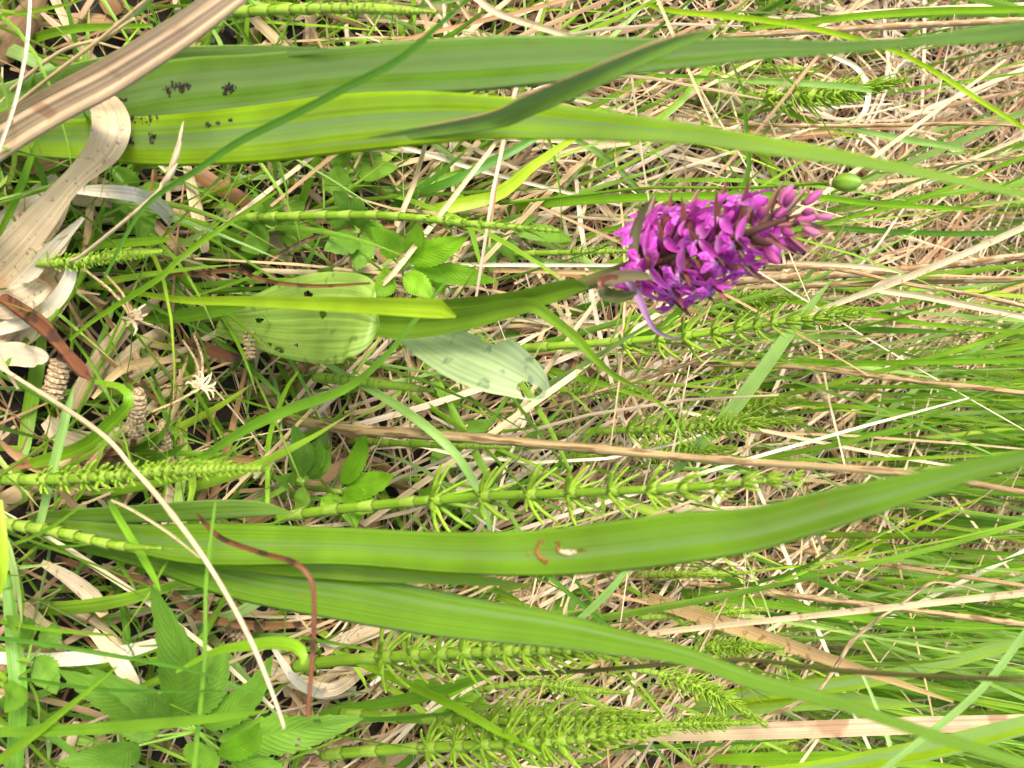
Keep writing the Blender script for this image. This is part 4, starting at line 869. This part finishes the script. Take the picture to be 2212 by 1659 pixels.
# pale bitten leaf
ps = path([(830, 700, 50), (880, 706, 76), (940, 730, 112), (1000, 756, 136), (1060, 782, 136), (1110, 806, 112), (1160, 834, 70), (1182, 846, 24)], [.286, .280, .278, .284, .292])
child('leaf', ribbon('leaf', ps, 'orchpale', n=170, across=80, fold=.10, cup=.02, roll=-6,
      hole=ell((1.0, .60, .20, .075), (1.0, .70, .26, .06), (1.0, .50, .10, .05), (.30, .93, .22, .05), (.62, .30, .03, .012), (.55, .36, .02, .01), (.70, .37, .02, .008), (.93, .26, .05, .03)))
      , oroot)
child('leaf', ribbon('leaf', path([(640, 690, 30), (760, 696, 48), (880, 703, 60), (1000, 690, 50), (1100, 668, 40), (1150, 662, 32), (1190, 688, 24), (1242, 728, 22), (1270, 760, 19), (1300, 790, 15), (1340, 820, 10), (1390, 842, 3)], [.278, .272, .27, .272, .27, .262]), 'orchsheath', n=70, across=8, fold=.30, roll=-8), oroot)
child('leaf', ribbon('leaf', path([(900, 668, 30), (1040, 660, 40), (1140, 644, 42), (1200, 630, 44), (1245, 620, 34), (1272, 622, 4)], [.276, .274, .27]), 'orchsheath', n=40, across=8, fold=.2, cup=.2, wavy=.08), oroot)
# long bracts at the foot of the spike
for mat, pts, Ys in (('bractgreen', [(1372, 590, 14), (1368, 545, 22), (1374, 495, 22), (1388, 460, 15), (1408, 428, 3)], [.284, .276]),
                     ('bractpurple', [(1350, 602, 10), (1372, 628, 17), (1386, 655, 18), (1398, 685, 14), (1415, 712, 10), (1440, 726, 7), (1468, 731, 3)], [.28, .265]),
                     ('bractgreen', [(1400, 598, 16), (1360, 596, 26), (1325, 602, 30), (1303, 612, 24), (1298, 622, 8)], [.275, .268]),
                     ('bract', [(1335, 600, 10), (1312, 600, 14), (1298, 611, 15), (1306, 624, 6)], [.268, .267]),
                     ('bractgreen', [(1300, 612, 14), (1310, 634, 30), (1345, 640, 26), (1375, 632, 8)], [.276, .272])):
    child('bract', ribbon('bract', path(pts, Ys), mat, n=24, across=6, fold=.25, roll=12), oroot)

def petal_geo(L, W, n=9, m=6, prof_=lambda t: math.sin(math.pi * min(1, t * .9 + .06)) ** .8, cup=.2, bend=.3, keel=0.):
    vs, fs, uv = [], [], []      # along +Y, facing +Z
    for i in range(n + 1):
        t = i / n
        for j in range(m + 1):
            s = -1 + 2 * j / m; h = W / 2 * max(.03, prof_(t))
            vs.append(Vector((s * h, L * t * (1 - .12 * bend * t), cup * h * s * s + bend * L * t * t * .5 + keel * h * abs(s)))); uv.append((j / m, t))
    for i in range(n):
        for j in range(m):
            a = i * (m + 1) + j; fs.append((a, a + 1, a + m + 2, a + m + 1))
    return vs, fs, uv
def lip_geo():
    vs, fs, uv = [], [], []
    nr, na = 7, 20
    for i in range(nr + 1):
        q = i / nr
        for j in range(na + 1):
            th = math.radians(-78 + 156 * j / na)
            R = .0058 * (.86 + .19 * math.cos(th * 360 / 56)) * (1 + .04 * math.sin(j * 2.7))
            x = math.sin(th) * R * q; y = -math.cos(th) * R * q * 1.05 - .0006
            vs.append(Vector((x, y, .0016 + .0022 * q - .0034 * q * q * math.sin(th) ** 2 - .002 * q * q * math.cos(th) + .0003 * math.sin(j * 1.9) * q))); uv.append((j / na, q))
    for i in range(nr):
        for j in range(na):
            a = i * (na + 1) + j; fs.append((a + 1, a, a + na + 1, a + na + 2))
    return vs, fs, uv
LIP = mk('lip', *lip_geo()[:2], 'lip', lip_geo()[2])
def pm(name, g, mat): return mk(name, g[0], g[1], mat, g[2])
SEP = pm('sepal', petal_geo(.0094, .0037, bend=-.25, cup=.35), 'petal')
HOOD = pm('hood', join([petal_geo(.0068, .0042, bend=.55, cup=.55)] + [([Matrix.Rotation(a, 4, 'Z') @ Matrix.Translation((0, 0, .0006)) @ q for q in g[0]], g[1], g[2]) for a, g in ((.42, petal_geo(.0056, .0026, bend=.75)), (-.42, petal_geo(.0056, .0026, bend=.75)))]), 'petal')
SPUR = pm('spur', tube_geo([(Vector((0, -.001, .001)), .0026), (Vector((0, -.0022, -.002)), .0026), (Vector((0, -.0038, -.0055)), .0019), (Vector((0, -.0058, -.0082)), .0012), (Vector((0, -.0066, -.009)), .0003)], 8), 'petal')
OVARY = [pm('flower', join([tube_geo([(Vector((0, -.0006, -L_)), .0018), (Vector((0, -.0012, -L_ * .6)), .0027), (Vector((0, -.0006, -L_ * .25)), .0027), (Vector((0, 0, .0006)), .0019), (Vector((0, .001, .0016)), .0008)], 8)]), 'bract') for L_ in (.0105, .008)]
BRACT = pm('bract', petal_geo(.0165, .0036, prof_=lambda t: (math.sin(math.pi * min(1, (t * .82 + .18))) ** .7), cup=.6, bend=.25), 'bract')
def bud_geo(k):
    pr = [(0, .0012), (.15, .0026), (.4, .0036), (.65, .0033), (.85, .002), (1, .0004)]
    return tube_geo([(Vector((0, a * .0085 * k, .0014 * math.sin(a * 2))), w_ * k) for a, w_ in pr], 10)
BUD = pm('bud', bud_geo(1), 'bud')
ax_ps = smooth(path([(1402, 568, 1), (1450, 556, 1), (1540, 529, 1), (1640, 494, 1), (1700, 472, 1), (1744, 458, 1)], [.292, .294]), 100)
NF = 42
r = random.Random(21)
for k in range(NF):
    t = (k + .5) / NF; t = t ** 1.08
    i = min(98, max(1, int(t * 100))); c = ax_ps[i][0]; A = (ax_ps[i + 1][0] - ax_ps[i - 1][0]).normalized()
    phi = k * 2.39996 + r.uniform(-.2, .2)
    e1 = A.cross(Vector((0, 1, 0.1))).normalized(); e2 = A.cross(e1)
    O = (e1 * math.cos(phi) + e2 * math.sin(phi)).normalized()
    tilt = -.05 + .25 * r.random() + t * .35 if t < .70 else .75 + .55 * (t - .70) / .3
    Z = (O * math.cos(tilt) + A * math.sin(tilt)).normalized(); X = A.cross(Z).normalized(); Yv = Z.cross(X)
    def M4(pos, X, Y_, Z): 
        q = Matrix((X, Y_, Z)).transposed().to_4x4(); q.translation = pos - oroot.location; return q
    rad = (.0134 - .0070 * t) * r.uniform(.85, 1.12)
    if t < .70:
        s_ = (1.12 - .42 * t) * r.uniform(.9, 1.08)
        spin = Matrix.Rotation(r.uniform(-.3, .3), 4, 'Z')
        q = M4(c + O * rad + A * rad * math.tan(min(.6, tilt)) * .4, X, Yv, Z) @ spin @ Matrix.Scale(s_, 4)
        fo = obj('flower', OVARY[0 if t < .4 else 1], oroot, q)
        obj('lip', LIP, fo, Matrix.Rotation(r.uniform(-.25, .15), 4, 'X'))
        for sg in (-1, 1):
            obj('sepal', SEP, fo, Matrix.Translation((sg * .0006, .0004, .0004)) @ Matrix.Rotation(-sg * (1.0 + r.uniform(-.25, .25)), 4, 'Z') @ Matrix.Rotation(r.uniform(-.3, .25), 4, 'X') @ Matrix.Rotation(sg * .5, 4, 'Y'))
        obj('hood', HOOD, fo, Matrix.Translation((0, .0006, .0002)) @ Matrix.Rotation(.25 + r.uniform(-.15, .2), 4, 'X'))
        obj('spur', SPUR, fo)
    else:
        bd = (O * math.cos(tilt) + A * math.sin(tilt)).normalized()
        fr_ = (t - .7) / .3
        q = M4(c + O * (.0062 - .0035 * fr_) + A * .002, bd.cross(O - A * .3).normalized(), bd, bd.cross(O - A * .3).normalized().cross(bd)) @ Matrix.Scale((.98 - .38 * fr_) * r.uniform(.85, 1.1), 4)
        obj('bud', BUD, oroot, q)
    # the bract under it
    bt = .42 + .40 * t + r.uniform(-.1, .15); Bd = (O * math.cos(bt) + A * math.sin(bt)).normalized(); Bx = Bd.cross(O).normalized()
    if Bx.length < .5: continue
    q = M4(c + O * .003 - A * .003, Bx, Bd, Bx.cross(Bd)) @ Matrix.Scale((1.15 - (.40 if t < .7 else .62) * t) * r.uniform(.9, 1.15), 4)
    obj('bract', BRACT, oroot, q)
